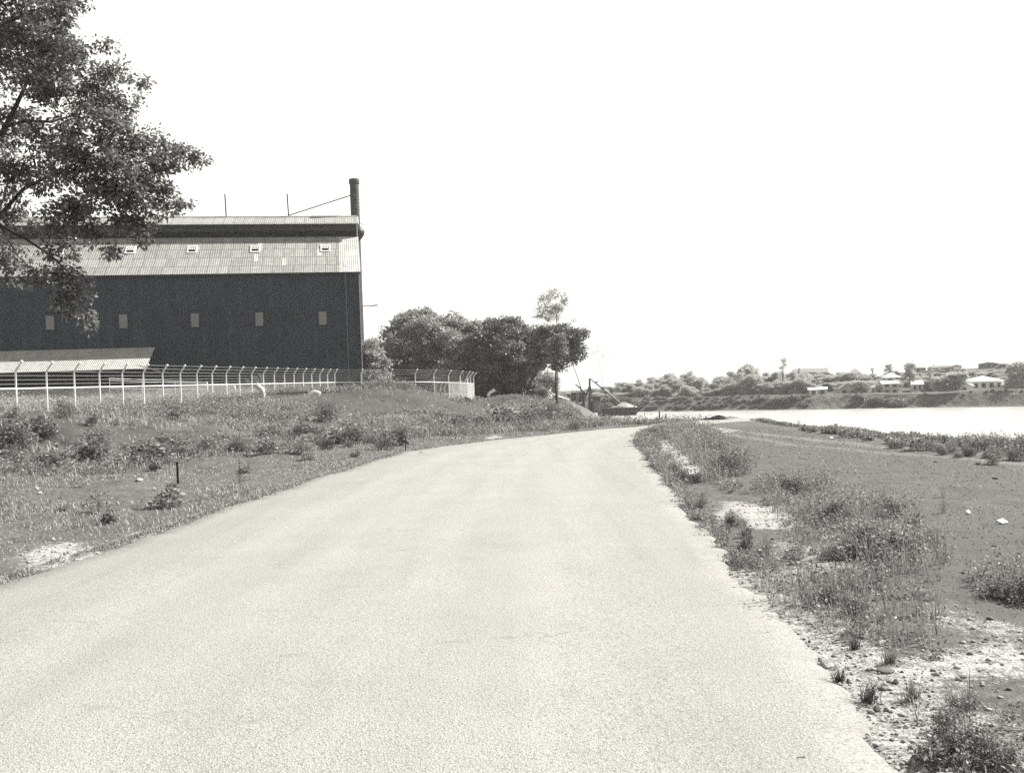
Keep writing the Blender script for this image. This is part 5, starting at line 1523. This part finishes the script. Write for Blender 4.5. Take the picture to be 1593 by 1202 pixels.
# left: short dry grass, then weeds over the heaped bank
left_flat = [(-9.5, 2), (-7.0, 12), (-6.3, 22), (-4.4, 37), (-1.4, 44.7), (1.8, 49), (5.2, 54.5), (8, 58.5), (2, 62), (-6, 56), (-11, 46), (-17, 36), (-26, 28), (-34, 20), (-34, 6)]
bank = [(-14, 29), (-11, 38), (-8, 46), (-3, 51), (3, 55), (8, 61), (14, 64.5), (13, 70), (10, 84), (9, 105), (9, 130), (2, 150), (-5, 142), (-14, 122), (-21, 118), (-25, 84), (-28.5, 54), (-36, 44), (-40, 30), (-26, 24)]
x, y = scatter_poly(left_flat, 230000)
k = off_road(x, y, .03) & (grid_val(pale, x, y) < .4) & (rng.uniform(size=len(x)) < np.clip(field(x, y, 2.2, 61, .25, 1.0), 0, 1))
x, y = x[k], y[k]
g1 = blades(on_ground(x, y), rng.uniform(.03, .11, len(x)) * field(x, y, 3.5, 62, .6, 1.5), np.full(len(x), .008) + .0006 * y, rng.uniform(.2, .9, len(x)))
x, y = scatter_poly(bank, 90000)
k = off_road(x, y, .03) & (rng.uniform(size=len(x)) < np.where(grid_val(dirt, x, y) > .45, .05, .9))
x, y = x[k], y[k]
g2 = blades(on_ground(x, y), rng.uniform(.12, .42, len(x)) * field(x, y, 4, 63, .5, 1.4), np.full(len(x), .015) + .0005 * y, rng.uniform(.2, .9, len(x)))
i_ = rng.integers(0, len(RL) - 1, 26000); y = RL[i_, 1] + rng.normal(0, .05, len(i_)); x = RL[i_, 0] + rng.exponential(.10, len(i_)) * .9 - .22
k = (y > 5) & (vnoise(x, y, .5, 66) + .5 * vnoise(x, y, .15, 67) > .55); x, y = x[k], y[k]
g3 = blades(on_ground(x, y), rng.uniform(.04, .13, len(x)), np.full(len(x), .007) + .0005 * y, rng.uniform(.4, 1.1, len(x)))
stuff_obj('grass', [g1, g2, g3], M['grass'], 'short dry grass covering the left roadside and bank')

x, y = scatter_poly(bank, 26000)
den = field(x, y, 4, 71, .1, 1.0) ** 1.6 * np.where(grid_val(dirt, x, y) > .45, .06, 1)
k = off_road(x, y, .2) & (rng.uniform(size=len(x)) < den)
x, y = x[k], y[k]
B_ = on_ground(x, y, .03); Hh = rng.uniform(.2, .72, len(x)) * field(x, y, 3, 72, .5, 1.35); Rr = Hh * rng.uniform(.5, .9, len(x))
stuff_obj('weeds', [weed_leaves(B_, Hh, Rr, 22, .085 + .0008 * y), weed_stems(B_, Hh, Rr, 3, .008)], M['leaf_weed'], 'tangled leafy weeds over the heaped bank below the fence')
yard = [(-30, 53), (-23.5, 100), (-21, 122), (-24, 130), (-60, 124), (-80, 115), (-70, 60), (-45, 46)]
x, y = scatter_poly(yard, 5200)
B_ = on_ground(x, y, .03); Hh = rng.uniform(.3, .85, len(x)) * field(x, y, 5, 74, .5, 1.35); Rr = Hh * rng.uniform(.5, .9, len(x))
x2, y2 = scatter_poly(yard, 26000)
stuff_obj('yard_weeds', [weed_leaves(B_, Hh, Rr, 20, .16), blades(on_ground(x2, y2), rng.uniform(.3, .8, len(x2)), np.full(len(x2), .05), rng.uniform(.2, .8, len(x2)))], M['leaf_weed_pale'], 'pale overgrown weeds in the yard behind the fence')
# ridge of weeds past the bend and along the river
band = [(5.5, 62), (9, 61), (12, 63.5), (14.6, 62.8), (14.4, 66), (12.6, 70), (9.2, 73), (6.4, 79), (4, 76)]
x, y = scatter_poly(band, 2200)
k = off_road(x, y, .2); x, y = x[k], y[k]
B_ = on_ground(x, y, .03); Hh = rng.uniform(.1, .36, len(x)); Rr = Hh * .8
p1 = [weed_leaves(B_, Hh, Rr, 16, .13), blades(B_, Hh * 1.3, np.full(len(x), .04), rng.uniform(.1, .6, len(x)))]
edge_l = [(14.2, 58), (14.2, 45), (14.4, 35), (14.6, 27), (14.8, 18), (16.8, 18), (16.4, 30), (16.0, 45), (15.6, 58)]
x, y = scatter_poly(edge_l, 3600)
dd_ = sstep(-.4, 1.0, x - np.interp(y, [20, 27, 35, 45, 58], [15.0, 14.8, 14.6, 14.3, 14.2]) + (fbm(x, y, 2.5, 83) - .5) * 1.6)
k = rng.uniform(size=len(x)) < dd_; x, y = x[k], y[k]
B_ = on_ground(x, y, .03); Hh = rng.uniform(.5, 1.0, len(x)) * field(x, y, 2.5, 81, .55, 1.2) * np.interp(y, [20, 28, 35, 45, 58], [.75, .62, .42, .2, .13]); Rr = Hh * rng.uniform(.3, .6, len(x))
p2 = [weed_leaves(B_, Hh, Rr, 30, .075), weed_stems(B_, Hh * 1.1, Rr, 4, .007), blades(np.repeat(B_, 4, 0) + rng.normal(0, .12, (len(x) * 4, 3)) * [1, 1, .1], np.repeat(Hh, 4) * rng.uniform(.6, 1.25, len(x) * 4), np.full(len(x) * 4, .018), rng.uniform(.05, .5, len(x) * 4))]
stuff_obj('riverside_weeds', p1 + p2, M['leaf_weed'], 'tall weeds fringing the river edge beyond the bare dirt')

# right verge
verge_polys = [
    (P2([(985, 690), (1000, 672), (1030, 668), (1020, 700), (1048, 740), (1105, 808), (1165, 850), (1240, 900), (1310, 955), (1350, 985), (1300, 1000), (1235, 965), (1150, 890), (1080, 812), (1040, 762), (1008, 718)]), 46, .30, 'a'),
    (P2([(1030, 668), (1085, 662), (1125, 692), (1160, 712), (1168, 735), (1100, 748), (1060, 705)]), 16, .5, 'b'),
    (P2([(1190, 748), (1260, 742), (1400, 790), (1440, 830), (1480, 870), (1440, 905), (1330, 905), (1240, 850), (1200, 800)]), 18, .34, 'a'),
    (P2([(1110, 748), (1190, 745), (1200, 790), (1140, 785)]), 7, .3, 'a'),
    (P2([(1240, 900), (1330, 895), (1430, 905), (1480, 955), (1445, 1000), (1360, 1000), (1290, 985)]), 28, .34, 'a'),
    (P2([(1500, 893), (1593, 872), (1680, 900), (1640, 935), (1540, 938)]), 22, .42, 'a'),
    (P2([(1420, 1110), (1480, 1070), (1593, 1100), (1700, 1120), (1750, 1260), (1500, 1290), (1430, 1200)]), 34, .17, 'a'),
    (P2([(1300, 985), (1440, 985), (1470, 1040), (1400, 1050), (1330, 1030)]), 14, .22, 'a')]
lv_, st_, gr_ = [], [], []
for poly, dns, hh, kd in verge_polys:
    n = int(poly_area(poly) * dns)
    x, y = scatter_poly(poly, n)
    k = off_road(x, y, .02) & (rng.uniform(size=len(x)) < field(x, y, 1.1, 91, .35, 1.0) * np.where(grid_val(pale, x, y) > .5, .35, 1))
    x, y = x[k], y[k]
    if len(x) == 0: continue
    B_ = on_ground(x, y, .01); Hh = rng.uniform(.45, 1.25, len(x)) * hh * field(x, y, 1.6, 92, .6, 1.25); Rr = Hh * rng.uniform(.4, .75, len(x))
    lv_.append(weed_leaves(B_, Hh, Rr, 34, .030 + .0011 * y)); st_.append(weed_stems(B_, Hh * 1.05, Rr, 5, .0035 + .0001 * y))
    q = 10
    Bq = np.repeat(B_, q, 0) + rng.normal(0, 1, (len(x) * q, 3)) * [.10, .10, 0]
    gr_.append(blades(Bq, np.repeat(Hh, q) * rng.uniform(.4, 1.1, len(x) * q), np.full(len(x) * q, .005) + .0002 * Bq[:, 1], rng.uniform(.15, .9, len(x) * q)))
stuff_obj('verge_weeds', lv_, M['leaf_weed'], 'scrubby leafy weeds between road edge and bare dirt')
stuff_obj('verge_grass', gr_ + st_, M['grass'], 'wiry grass and stalks among the right roadside weeds')
# thin grass sprinkled over the dirt
fieldp = P2([(1110, 664), (1180, 661), (1320, 680), (1700, 745), (1900, 900), (1700, 1000), (1420, 1000), (1420, 900), (1250, 745), (1150, 700)])
x, y = scatter_poly(fieldp, 9000)
k = rng.uniform(size=len(x)) < field(x, y, 2.0, 95, .05, .7); x, y = x[k], y[k]
stuff_obj('sparse_grass', [blades(on_ground(x, y, .01), rng.uniform(.03, .10, len(x)), np.full(len(x), .008) + .0004 * y, rng.uniform(.3, 1, len(x)))], M['grass'], 'sparse short stubble scattered on the bare dirt')

# ------------------------------------------------------------------ plants one can pick out
def proto_plant(kind, seed):
    r = np.random.default_rng(seed)
    o3 = np.zeros((1, 3))
    if kind == 'bush':       # leafy mound, about 1 m wide
        n = 16
        a = r.uniform(0, 6.28, n); d = np.sqrt(r.uniform(0, 1, n)) * .38
        Bq = np.stack([np.cos(a) * d, np.sin(a) * d, np.zeros(n)], 1); Hh = r.uniform(.45, .95, n); Rr = np.full(n, .22)
        V, Fq = cat([weed_leaves(Bq, Hh, Rr, 60, .085, r), weed_stems(Bq, Hh, Rr, 3, .006, r)])
    elif kind == 'spindle':  # tall thin stalks with few leaves
        n = 7
        Bq = r.normal(0, .06, (n, 3)) * [1, 1, 0]; Hh = r.uniform(.6, 1.15, n); Rr = np.full(n, .18)
        V, Fq = cat([weed_leaves(Bq, Hh * .7, Rr, 24, .06, r), weed_stems(Bq, Hh, Rr, 2, .006, r)])
    elif kind == 'mast':     # one very tall stalk
        Bq = r.normal(0, .05, (5, 3)) * [1, 1, 0]; Hh = np.array([1.9, .7, .6, .55, .5]); Rr = np.array([.05, .3, .3, .3, .3])
        V, Fq = cat([weed_leaves(Bq[1:], Hh[1:], Rr[1:], 40, .10, r), weed_leaves(Bq[:1], Hh[:1], Rr[:1], 12, .05, r), weed_stems(Bq, Hh, Rr * .5, 2, .007, r)])
    elif kind == 'tuft':     # grass tuft
        n = 90
        Bq = r.normal(0, .035, (n, 3)) * [1, 1, 0]
        V, Fq = blades(Bq, r.uniform(.12, .30, n), np.full(n, .007), r.uniform(.25, 1.1, n), r)
    else:                    # broad-leaved clump
        n = 9
        a = r.uniform(0, 6.28, n); d = np.sqrt(r.uniform(0, 1, n)) * .2
        Bq = np.stack([np.cos(a) * d, np.sin(a) * d, np.zeros(n)], 1); Hh = r.uniform(.3, .6, n); Rr = np.full(n, .28)
        V, Fq = cat([weed_leaves(Bq, Hh, Rr, 26, .16, r), weed_stems(Bq, Hh, Rr, 3, .008, r)])
    return V, Fq
pm = {}
for kd in ('bush', 'spindle', 'mast', 'tuft', 'broad'):
    for j in range(3):
        V, Fq = proto_plant(kd, 300 + j)
        for tone, mt in (('mid', 'leaf_weed'), ('dark', 'leaf_weed_dark'), ('pale', 'leaf_weed_pale')):
            pm[kd, j, tone] = (V, Fq, mt)
pmesh = {}
NAMES = {'bush': ('leafy_bush', 'bush'), 'spindle': ('spindly_weed', 'weed'), 'mast': ('tall_weed', 'weed'), 'tuft': ('grass_tuft', 'grass tuft'), 'broad': ('broadleaf_clump', 'weed')}
def plant(kd, px, py, hpx, tone, label, group=None, wide=1.0):
    j = int(rng.integers(0, 3))
    if (kd, j, tone) not in pmesh:
        V, Fq, mt = pm[kd, j, tone]
        pmesh[kd, j, tone] = mesh_np(NAMES[kd][0], V, Fq, M[mt])
    p = hit(px, py)
    ref = {'bush': .95, 'spindle': 1.1, 'mast': 1.9, 'tuft': .27, 'broad': .6}[kd]
    s_ = hpx * p.y / FPX / ref * ((1.12 if kd in ('bush', 'broad') else 1.1) if px < 980 else (.95 if kd in ('bush', 'broad') else 1.0))
    o = link_mesh(NAMES[kd][0], pmesh[kd, j, tone], None, (p.x, p.y, p.z - .03 * s_))
    o.rotation_euler = (0, 0, rng.uniform(0, 6.28)); o.scale = (s_ * wide, s_ * wide, s_)
    return tag(o, label, NAMES[kd][1], group)
# left side, singled out
for a in [
    ('mast', 152, 800, 95, 'mid', 'tallest thin stalked weed on the left grass, bushy at its foot'),
    ('spindle', 125, 760, 60, 'pale', 'pale forked weed left of the tall thin stalk'),
    ('spindle', 372, 753, 36, 'dark', 'dark spindly weed on the grass right of the short dark stake'),
    ('broad', 262, 790, 30, 'mid', 'low leafy clump just in front of the short dark stake'),
    ('broad', 210, 727, 14, 'dark', 'tiny dark plant on the grass above the white stone'),
    ('broad', 240, 732, 12, 'dark', 'tiny dark plant right of the one above the white stone'),
    ('broad', 170, 818, 16, 'dark', 'dark flat clump at the left road edge between two pale rubble patches'),
    ('bush', 66, 735, 26, 'dark', 'dark-leaved bush at the foot of the left bank weeds'),
    ('bush', 20, 652, 16, 'dark', 'dark low bush at the left edge on top of the soil mound'),
    ('bush', 142, 662, 18, 'dark', 'dark round bush below the fence left of its low spot'),
    ('bush', 270, 655, 20, 'dark', 'small dark round bush alone under the fence by a bracing strut'),
    ('bush', 102, 652, 32, 'mid', 'leafy bush on the bank crest between the two dark bushes'),
    ('bush', 478, 690, 52, 'mid', 'full leafy bush at the middle of the bank, dark underneath'),
    ('bush', 506, 657, 28, 'dark', 'dark bush just above the full leafy bush on the bank'),
    ('bush', 548, 692, 42, 'mid', 'leafy bush right of the full one where the bank meets grass'),
    ('bush', 22, 705, 60, 'mid', 'big loose leafy bush at the left edge of the picture'),
    ('bush', 600, 700, 34, 'mid', 'leafy bush above the pale rubble and iron peg'),
    ('bush', 430, 683, 26, 'mid', 'leafy bush left of the full leafy bush, lower'),
    ('spindle', 300, 700, 24, 'mid', 'wispy weed on the bank straight above the dark stake'),
    ('bush', 162, 705, 30, 'pale', 'pale leafy bush beneath the dark soil streaks'),
    ('bush', 895, 668, 20, 'mid', 'weed bush on the road edge below the barge'),
    ('bush', 856, 655, 26, 'dark', 'dark gap-toothed bush on the weedy slope under the thin tree'),
    ('spindle', 1243, 664, 17, 'mid', 'single upright weed stalk sticking above the river edge'),
    ('spindle', 1278, 668, 11, 'mid', 'second shorter upright stalk on the river edge')]:
    plant(a[0], *a[1:5], a[5])
for k in range(60):
    px = rng.uniform(0, 930); t = rng.uniform(0, 1)
    y0_ = np.interp(px, [0, 200, 400, 600, 740, 850, 940], [668, 690, 690, 655, 650, 648, 658]); y1_ = np.interp(px, [0, 200, 400, 560, 620, 750, 850, 940], [745, 722, 715, 700, 695, 678, 668, 662])
    py = y0_ + (y1_ - y0_) * t
    plant('bush' if rng.uniform() < .7 else 'broad', px, py, rng.uniform(14, 30) * (1.25 if px < 200 else 1), rng.choice(['mid', 'mid', 'dark', 'pale']), 'leafy weed bush in the thicket on the left bank', 'bushes in the bank thicket', 1.15)
for k in range(16):
    px = rng.uniform(10, 560); py = np.interp(px, [0, 200, 400, 560], [780, 760, 735, 700]) + rng.uniform(-12, 50) * (1 - px / 700)
    plant('broad' if rng.uniform() < .5 else 'spindle', px, py, rng.uniform(7, 15), rng.choice(['mid', 'mid', 'pale']), 'small weed in the short grass beside the left road edge', 'small weeds in the left grass')
# right side, singled out
for a in [
    ('bush', 1400, 862, 66, 'mid', 'largest leafy bush on the right verge, black shade at its heart'),
    ('bush', 1135, 738, 46, 'mid', 'leafy bush at the end of the thicket by the upper pale patch'),
    ('bush', 1352, 850, 48, 'mid', 'leafy bush leaning on the largest verge bush from the left'),
    ('bush', 1560, 932, 44, 'mid', 'spreading bush at the right edge with dark shade below'),
    ('bush', 1606, 940, 50, 'dark', 'dark bush cut by the right edge of the picture'),
    ('bush', 1230, 768, 28, 'dark', 'small dark bush on bare dirt above the second pale patch'),
    ('bush', 1300, 810, 42, 'mid', 'leafy bush in the middle of the right verge weeds'),
    ('spindle', 1420, 820, 62, 'mid', 'tall wispy stalks behind the largest verge bush'),
    ('spindle', 1345, 800, 40, 'mid', 'wispy stalks left of the tall ones behind the largest bush'),
    ('spindle', 1340, 990, 75, 'dark', 'dark branching weed by the road edge, stems splayed'),
    ('spindle', 1430, 960, 64, 'mid', 'stalky weed right of the dark branching one'),
    ('tuft', 1352, 1098, 48, 'dark', 'dark spiky grass tuft on the road edge beside a pointed stone'),
    ('tuft', 1306, 1062, 34, 'dark', 'smaller spiky grass tuft above the dark one on the road edge'),
    ('tuft', 1385, 1035, 40, 'mid', 'pale grass tuft among limestone chips near the splayed weed'),
    ('tuft', 1420, 1090, 46, 'mid', 'loose grass tuft in the limestone right of the spiky dark one'),
    ('spindle', 1510, 1160, 110, 'mid', 'tall forked stalk standing highest in the bottom right weeds'),
    ('spindle', 1460, 1160, 70, 'dark', 'dark stalk left of the tall forked one at the bottom right'),
    ('bush', 1495, 1180, 60, 'dark', 'dense dark clump at the foot of the tall forked stalk'),
    ('broad', 1445, 1192, 44, 'mid', 'leafy clump on the very bottom at the road edge'),
    ('bush', 1570, 1195, 64, 'mid', 'leafy clump in the bottom right corner'),
    ('tuft', 1330, 1010, 30, 'dark', 'dark low tuft behind the cracked stone block'),
    ('bush', 1508, 708, 24, 'dark', 'darkest bush on the river fringe, right of middle'),
    ('bush', 1490, 712, 15, 'mid', 'small bush standing forward of the darkest river bush'),
    ('bush', 1546, 722, 20, 'mid', 'bush with pale spoil beside it near the right end of the river fringe'),
    ('bush', 1580, 716, 30, 'mid', 'bush at the right end of the river fringe'),
    ('broad', 1466, 708, 10, 'dark', 'tiny dark clump on the dirt in front of the river fringe'),
    ('broad', 1395, 697, 20, 'pale', 'pale broad-leaved clump in the river fringe'),
    ('broad', 1430, 701, 24, 'pale', 'larger pale broad-leaved clump right of the first in the river fringe')]:
    plant(a[0], *a[1:5], a[5], None, 1.25 if a[0] == 'bush' else 1.0)
for k in range(28):
    t = rng.uniform(0, 1); px = 1250 + 320 * t; py = np.interp(px, [1250, 1320, 1420, 1593], [672, 682, 698, 722]) + rng.uniform(-5, 0)
    plant('broad' if px < 1400 else 'bush', px, py, rng.uniform(9, 16) + 14 * t * rng.uniform(.4, 1), 'pale' if px < 1400 else rng.choice(['mid', 'pale']), 'leafy clump in the fringe of weeds along the river', 'clumps along the river fringe')
for k in range(34):
    x0, y0 = ((1010, 712), (1300, 985))[0]; t = rng.uniform(0, 1)
    px = np.interp(t, [0, .3, .6, 1], [1005, 1070, 1170, 1320]) + rng.uniform(5, 60) * (.4 + t); py = np.interp(t, [0, .3, .6, 1], [705, 785, 880, 985]) + rng.uniform(-25, 5)
    plant(rng.choice(['spindle', 'bush', 'tuft']), px, py, rng.uniform(16, 34) * (.7 + .8 * t), rng.choice(['mid', 'mid', 'dark', 'pale']), 'scrappy weed in the strip along the right road edge', 'weeds along the right road edge')
for k in range(20):
    px = rng.uniform(1180, 1470); py = rng.uniform(770, 900)
    plant(rng.choice(['spindle', 'bush', 'bush']), px, py, rng.uniform(24, 44), rng.choice(['mid', 'mid', 'dark', 'pale']), 'weed in the patch around the largest verge bush', 'weeds round the largest verge bush')
for k in range(14):
    px = rng.uniform(1440, 1620); py = rng.uniform(1100, 1210)
    plant(rng.choice(['spindle', 'bush', 'tuft']), px, py, rng.uniform(24, 50), rng.choice(['mid', 'dark', 'pale']), 'low weed in the bottom right weeds', 'low weeds in the bottom right')

# ------------------------------------------------------------------ stones, stakes, scraps
def rock_mesh(seed, mat, flat=.6):
    bm = MB(); r = np.random.default_rng(seed)
    import bmesh
    b = bmesh.new(); bmesh.ops.create_icosphere(b, subdivisions=2, radius=1)
    cuts = [(unit(r.normal(0, 1, (1, 3)))[0], r.uniform(.55, .9)) for _ in range(9)]
    for v in b.verts:
        p = np.array(v.co)
        for nrm, d in cuts:
            e = p @ nrm - d
            if e > 0: p = p - nrm * e
        v.co = Vector(p * [1, 1, flat]) * (1 + .05 * r.normal())
    me = bpy.data.meshes.new('stone'); b.to_mesh(me); b.free(); me.materials.append(mat)
    return me
def stone(px, py, wpx, mat, label, name='stone', cat_='stone', flat=.6, up=.25, group=None):
    p = hit(px, py); me = rock_mesh(int(px * 7 + py), mat, flat)
    r_ = wpx / 2 * p.y / FPX
    o = link_mesh(name, me, None, p + Vector((0, 0, r_ * flat * up)))
    o.scale = (r_, r_ * .8, r_); o.rotation_euler = (0, 0, rng.uniform(0, 6))
    return tag(o, label, cat_, group)
for a in [(217, 751, 17, 'stone', 'white stone lying on the left grass', .5), (1285, 1036, 34, 'stone', 'cracked pale stone block set in the right road edge', .7), (1365, 1112, 14, 'greystone', 'small pointed dark stone below the dark spiky tuft', 1.3),
          (1393, 1064, 12, 'greystone', 'small pointed dark stone right of the dark spiky tuft', 1.2), (1378, 1050, 34, 'greystone', 'flat grey stone slab among limestone chips', .25), (1100, 952, 7, 'paper', 'white pebble alone on the road near the right weeds', .6), (1372, 1002, 20, 'stone', 'pale stone under the weeds above the flat grey slab', .6),
          (1548, 850, 9, 'greystone', 'small dark clod on the dirt below the scrap of paper', .5), (1520, 723, 9, 'soil', 'dark clod on the dirt before the darkest river bush', .5), (1455, 720, 7, 'soil', 'dark clod on the dirt left of the river bush clod', .4), (1548, 746, 9, 'soil', 'dark clod out on the open dirt by itself', .4),
          (466, 1019, 6, 'soil', 'black pebble alone on the middle of the road', .6), (395, 1048, 7, 'paper', 'white pebble on the road left of the black one', .5), (609, 1172, 7, 'paper', 'white pebble on the road at the bottom', .5), (1030, 851, 7, 'greystone', 'dark chip on the road beside the weed strip', .4), (991, 757, 6, 'greystone', 'dark chip on the road near the bend', .4), (1014, 840, 7, 'greystone', 'second dark chip on the road left of the weed strip', .4), (247, 851, 5, 'greystone', 'dark chip on the road near the left rubble', .5), (1390, 1148, 9, 'stone', 'pale stone at the ragged road edge near the bottom', .6), (1376, 1154, 11, 'stone', 'pale flat stone beside the one at the ragged road edge', .4),
          (58, 762, 6, 'paper', 'white speck of stone in the grass at the far left', .8), (63, 768, 6, 'paper', 'white stone touching the speck at the far left', .8), (1313, 989, 14, 'stone', 'pale chunk under the dark branching weed', .6), (655, 706, 10, 'greystone', 'dark stone in the pale rubble by the iron peg', .5)]:
    stone(a[0], a[1], a[2], M[a[3]], a[4], flat=a[5])
heap('soil_mound', Vector((hit(1140, 658).x, 59.5, h1(hit(1140, 658).x, 59.5) - .08)), 1.0, .8, .42, M['soil'], 'dark mound of fresh soil at the far corner of the dirt', 'soil mound', 41, None, .6)
c_ = hit(1161, 659); heap('soil_mound', Vector((c_.x, 59.2, h1(c_.x, 59.2) - .05)), .7, .6, .28, M['spoil'], 'lighter spoil tail right of the dark soil mound', 'soil mound', 42, None, .8)
c_ = at(1103, 654, 62); heap('soil_mound', Vector((c_.x, 62.5, h1(c_.x, 62.5) - .05)), .8, .6, .32, M['soil'], 'half overgrown dark mound left of the fresh one', 'soil mound', 43, None, .6)
c_ = at(725, 627, 104); c_.z = h1(c_.x, c_.y) - .1; heap('soil_mound', c_, 1.6, 1.4, at(725, 617, 104).z - c_.z, M['soil'], 'dark soil mound in front of the bright fence corner', 'soil mound', 44, None, .7)
c_ = at(510, 613, 100); c_.z = h1(c_.x, c_.y) - .1; heap('soil_mound', c_, .7, .6, .5, M['soil'], 'small black mound against the fence near the shed corner', 'soil mound', 45, None, .7)
for px, n_, lab in [(1020, 5, 'left end'), (1048, 4, 'middle')]:
    for k in range(n_):
        p = at(px + k * 5, 650, 66); zz = h1(p.x, p.y)
        o = link_mesh('boulder', rock_mesh(500 + int(px) + k, M['greystone' if k % 2 else 'soil'], .8), None, (p.x, p.y + rng.uniform(-1, 1), zz + .08)); o.scale = (rng.uniform(.12, .25),) * 3; o.rotation_euler = (0, 0, k)
        tag(o, 'dark boulder in the row past the bend of the road', 'boulder', 'boulders past the bend')
for px, py0, py1, lab in [(1026, 649, 640, 'short dark post against the water past the bend'), (1036, 648, 643.5, 'shorter dark post right of the one against the water')]:
    p = at(px, py0, 67); zz = min(h1(p.x, p.y), p.z) - .05; m1 = MB(); m1.tube([(0, 0, 0), (.0, 0, at(px, py1, 67).z - zz)], [.05, .045], 7); tag(m1.build('post', M['darktimber'], None, loc=(p.x, 67, zz)), lab, 'post')
p = hit(277, 754); hh = 33 * p.y / FPX
m1 = MB(); m1.box((0, 0, hh / 2 - .05), (.055, .035, hh + .1)); m1.box((0, 0, hh + .005), (.065, .045, .02)); tag(m1.build('survey_stake', M['darktimber'], None, loc=p), 'short dark square stake upright in the left grass', 'stake')
p = hit(631, 704); hh = 26 * p.y / FPX
m1 = MB(); m1.tube([(0, 0, -.1), (.02, 0, hh)], .025, 6); tag(m1.build('iron_peg', M['dark_steel'], None, loc=p), 'thin iron peg in pale rubble on the left road edge', 'peg')
def scrap(px, py, wpx, label):
    p = hit(px, py); r_ = wpx / 2 * p.y / FPX
    m1 = MB(); m1.hexa([(-r_, -r_ * .8, 0), (r_, -r_ * .8, .01), (r_, r_ * .8, 0), (-r_, r_ * .8, .02)], [(-r_, -r_ * .8, .012), (r_, -r_ * .8, .022), (r_, r_ * .8, .07), (-r_, r_ * .8, .05)])
    o = m1.build('paper_scrap', M['paper'], None, loc=p + Vector((0, 0, .01))); o.rotation_euler = (0, 0, .4); tag(o, label, 'paper')
scrap(1560, 815, 13, 'larger white paper scrap lying on the bare dirt'); scrap(1507, 803, 6, 'tiny white paper scrap left of the larger one'); scrap(1294, 683, 5, 'white scrap at the left end of the river fringe'); scrap(1064, 656, 8, 'white scrap on the bank just past the road end')
m1 = MB(); p = hit(1243, 1188); m1.tube([(-.04, 0, .01), (0, .012, .022), (.045, .01, .035)], [.006, .014, .003], 6); tag(m1.build('dry_leaf', M['timber'], None, loc=p), 'curled dry leaf on the road near the bottom', 'leaf')
# loose chips: crushed stone along the edges
def chips(x, y, smin, smax, r=rng):
    n = len(x)
    s_ = smin + (smax - smin) * r.uniform(0, 1, n) ** 3 * 1.2
    s_ = s_ * (1 + .02 * y)
    c = on_ground(x, y, 0); c[:, 2] += s_ * .2
    base = np.array([(1, 0, 0), (0, 1, 0), (-1, 0, 0), (0, -1, 0), (0, 0, .7), (0, 0, -.7)], float)
    V = base[None] * s_[:, None, None] * r.uniform(.5, 1.2, (n, 6, 3))
    a = r.uniform(0, 6.28, n); ca, sa = np.cos(a)[:, None], np.sin(a)[:, None]
    V = np.stack([V[:, :, 0] * ca - V[:, :, 1] * sa, V[:, :, 0] * sa + V[:, :, 1] * ca, V[:, :, 2]], -1) + c[:, None]
    f = np.array([(0, 1, 4), (1, 2, 4), (2, 3, 4), (3, 0, 4), (1, 0, 5), (2, 1, 5), (3, 2, 5), (0, 3, 5)])
    return V.reshape(-1, 3), (np.arange(n)[:, None, None] * 6 + f[None]).reshape(-1, 3)
pc = []
for q, dns in zip(pale_polys, (60, 60, 70, 160, 90, 30, 60, 50, 50, 40, 30)):
    x, y = scatter_poly(q, int(min(9000, poly_area(q) * dns)))
    x = x + rng.normal(0, .25, len(x)); y = y + rng.normal(0, .3, len(y))
    pc.append(chips(x, y, .008, .03))
i_ = rng.integers(0, len(RR) - 1, 5200); d_ = np.abs(rng.normal(0, .28, len(i_))) - .1
x = RR[i_, 0] + d_; y = RR[i_, 1] + rng.normal(0, .1, len(i_)); k = (y > 3) & (y < 40); pc.append(chips(x[k], y[k], .006, .024))
i_ = rng.integers(0, len(RL) - 1, 4000); d_ = np.abs(rng.normal(0, .3, len(i_))) - .1
x = RL[i_, 0] - d_; y = RL[i_, 1]; k = (y > 6) & (y < 50); pc.append(chips(x[k], y[k], .008, .026))
V, Fq = cat(pc)
def chip_mat():
    m, n, bs = new_mat('stone_chips')
    g = n.nodes.new('ShaderNodeNewGeometry')
    L_(n, ramp_node(n, g.outputs['Random Per Island'], [(0, .14), (.25, .24), (.6, .36), (1, .5)]), bs.inputs['Base Color'])
    bs.inputs['Roughness'].default_value = .9; bs.inputs['Specular IOR Level'].default_value = .15
    return m
M['chips'] = chip_mat()
M['clod'] = plain('dirt_clod', .06, .16, 2.0, .95, .1)
tag(link_mesh('gravel', mesh_np('gravel', V, Fq, M['chips'])), 'loose pale stone chips along both road edges', 'gravel', None, 'stuff')
x, y = scatter_poly(fieldp, 5200)
tag(link_mesh('dirt_clods', mesh_np('dirt_clods', *chips(x, y, .005, .016), M['clod'])), 'small clods and chips strewn over the bare dirt', 'clods', None, 'stuff')

# ------------------------------------------------------------------ the air: everything across the river is slightly veiled
mb = MB(); mb.box((250, 400, 20), (2040, 1560, 64))
hz = bpy.data.materials.new('haze'); hz.use_nodes = True
n = hz.node_tree; n.nodes.remove(n.nodes['Principled BSDF'])
pv = n.nodes.new('ShaderNodeVolumePrincipled')
pv.inputs['Color'].default_value = (.97, .97, .96, 1); pv.inputs['Density'].default_value = 0.0002; pv.inputs['Anisotropy'].default_value = 0.2
n.links.new(pv.outputs[0], n.nodes['Material Output'].inputs['Volume'])
tag(mb.build('haze', hz), 'thin pale haze in the air over the river and far bank', 'haze', None, 'stuff')
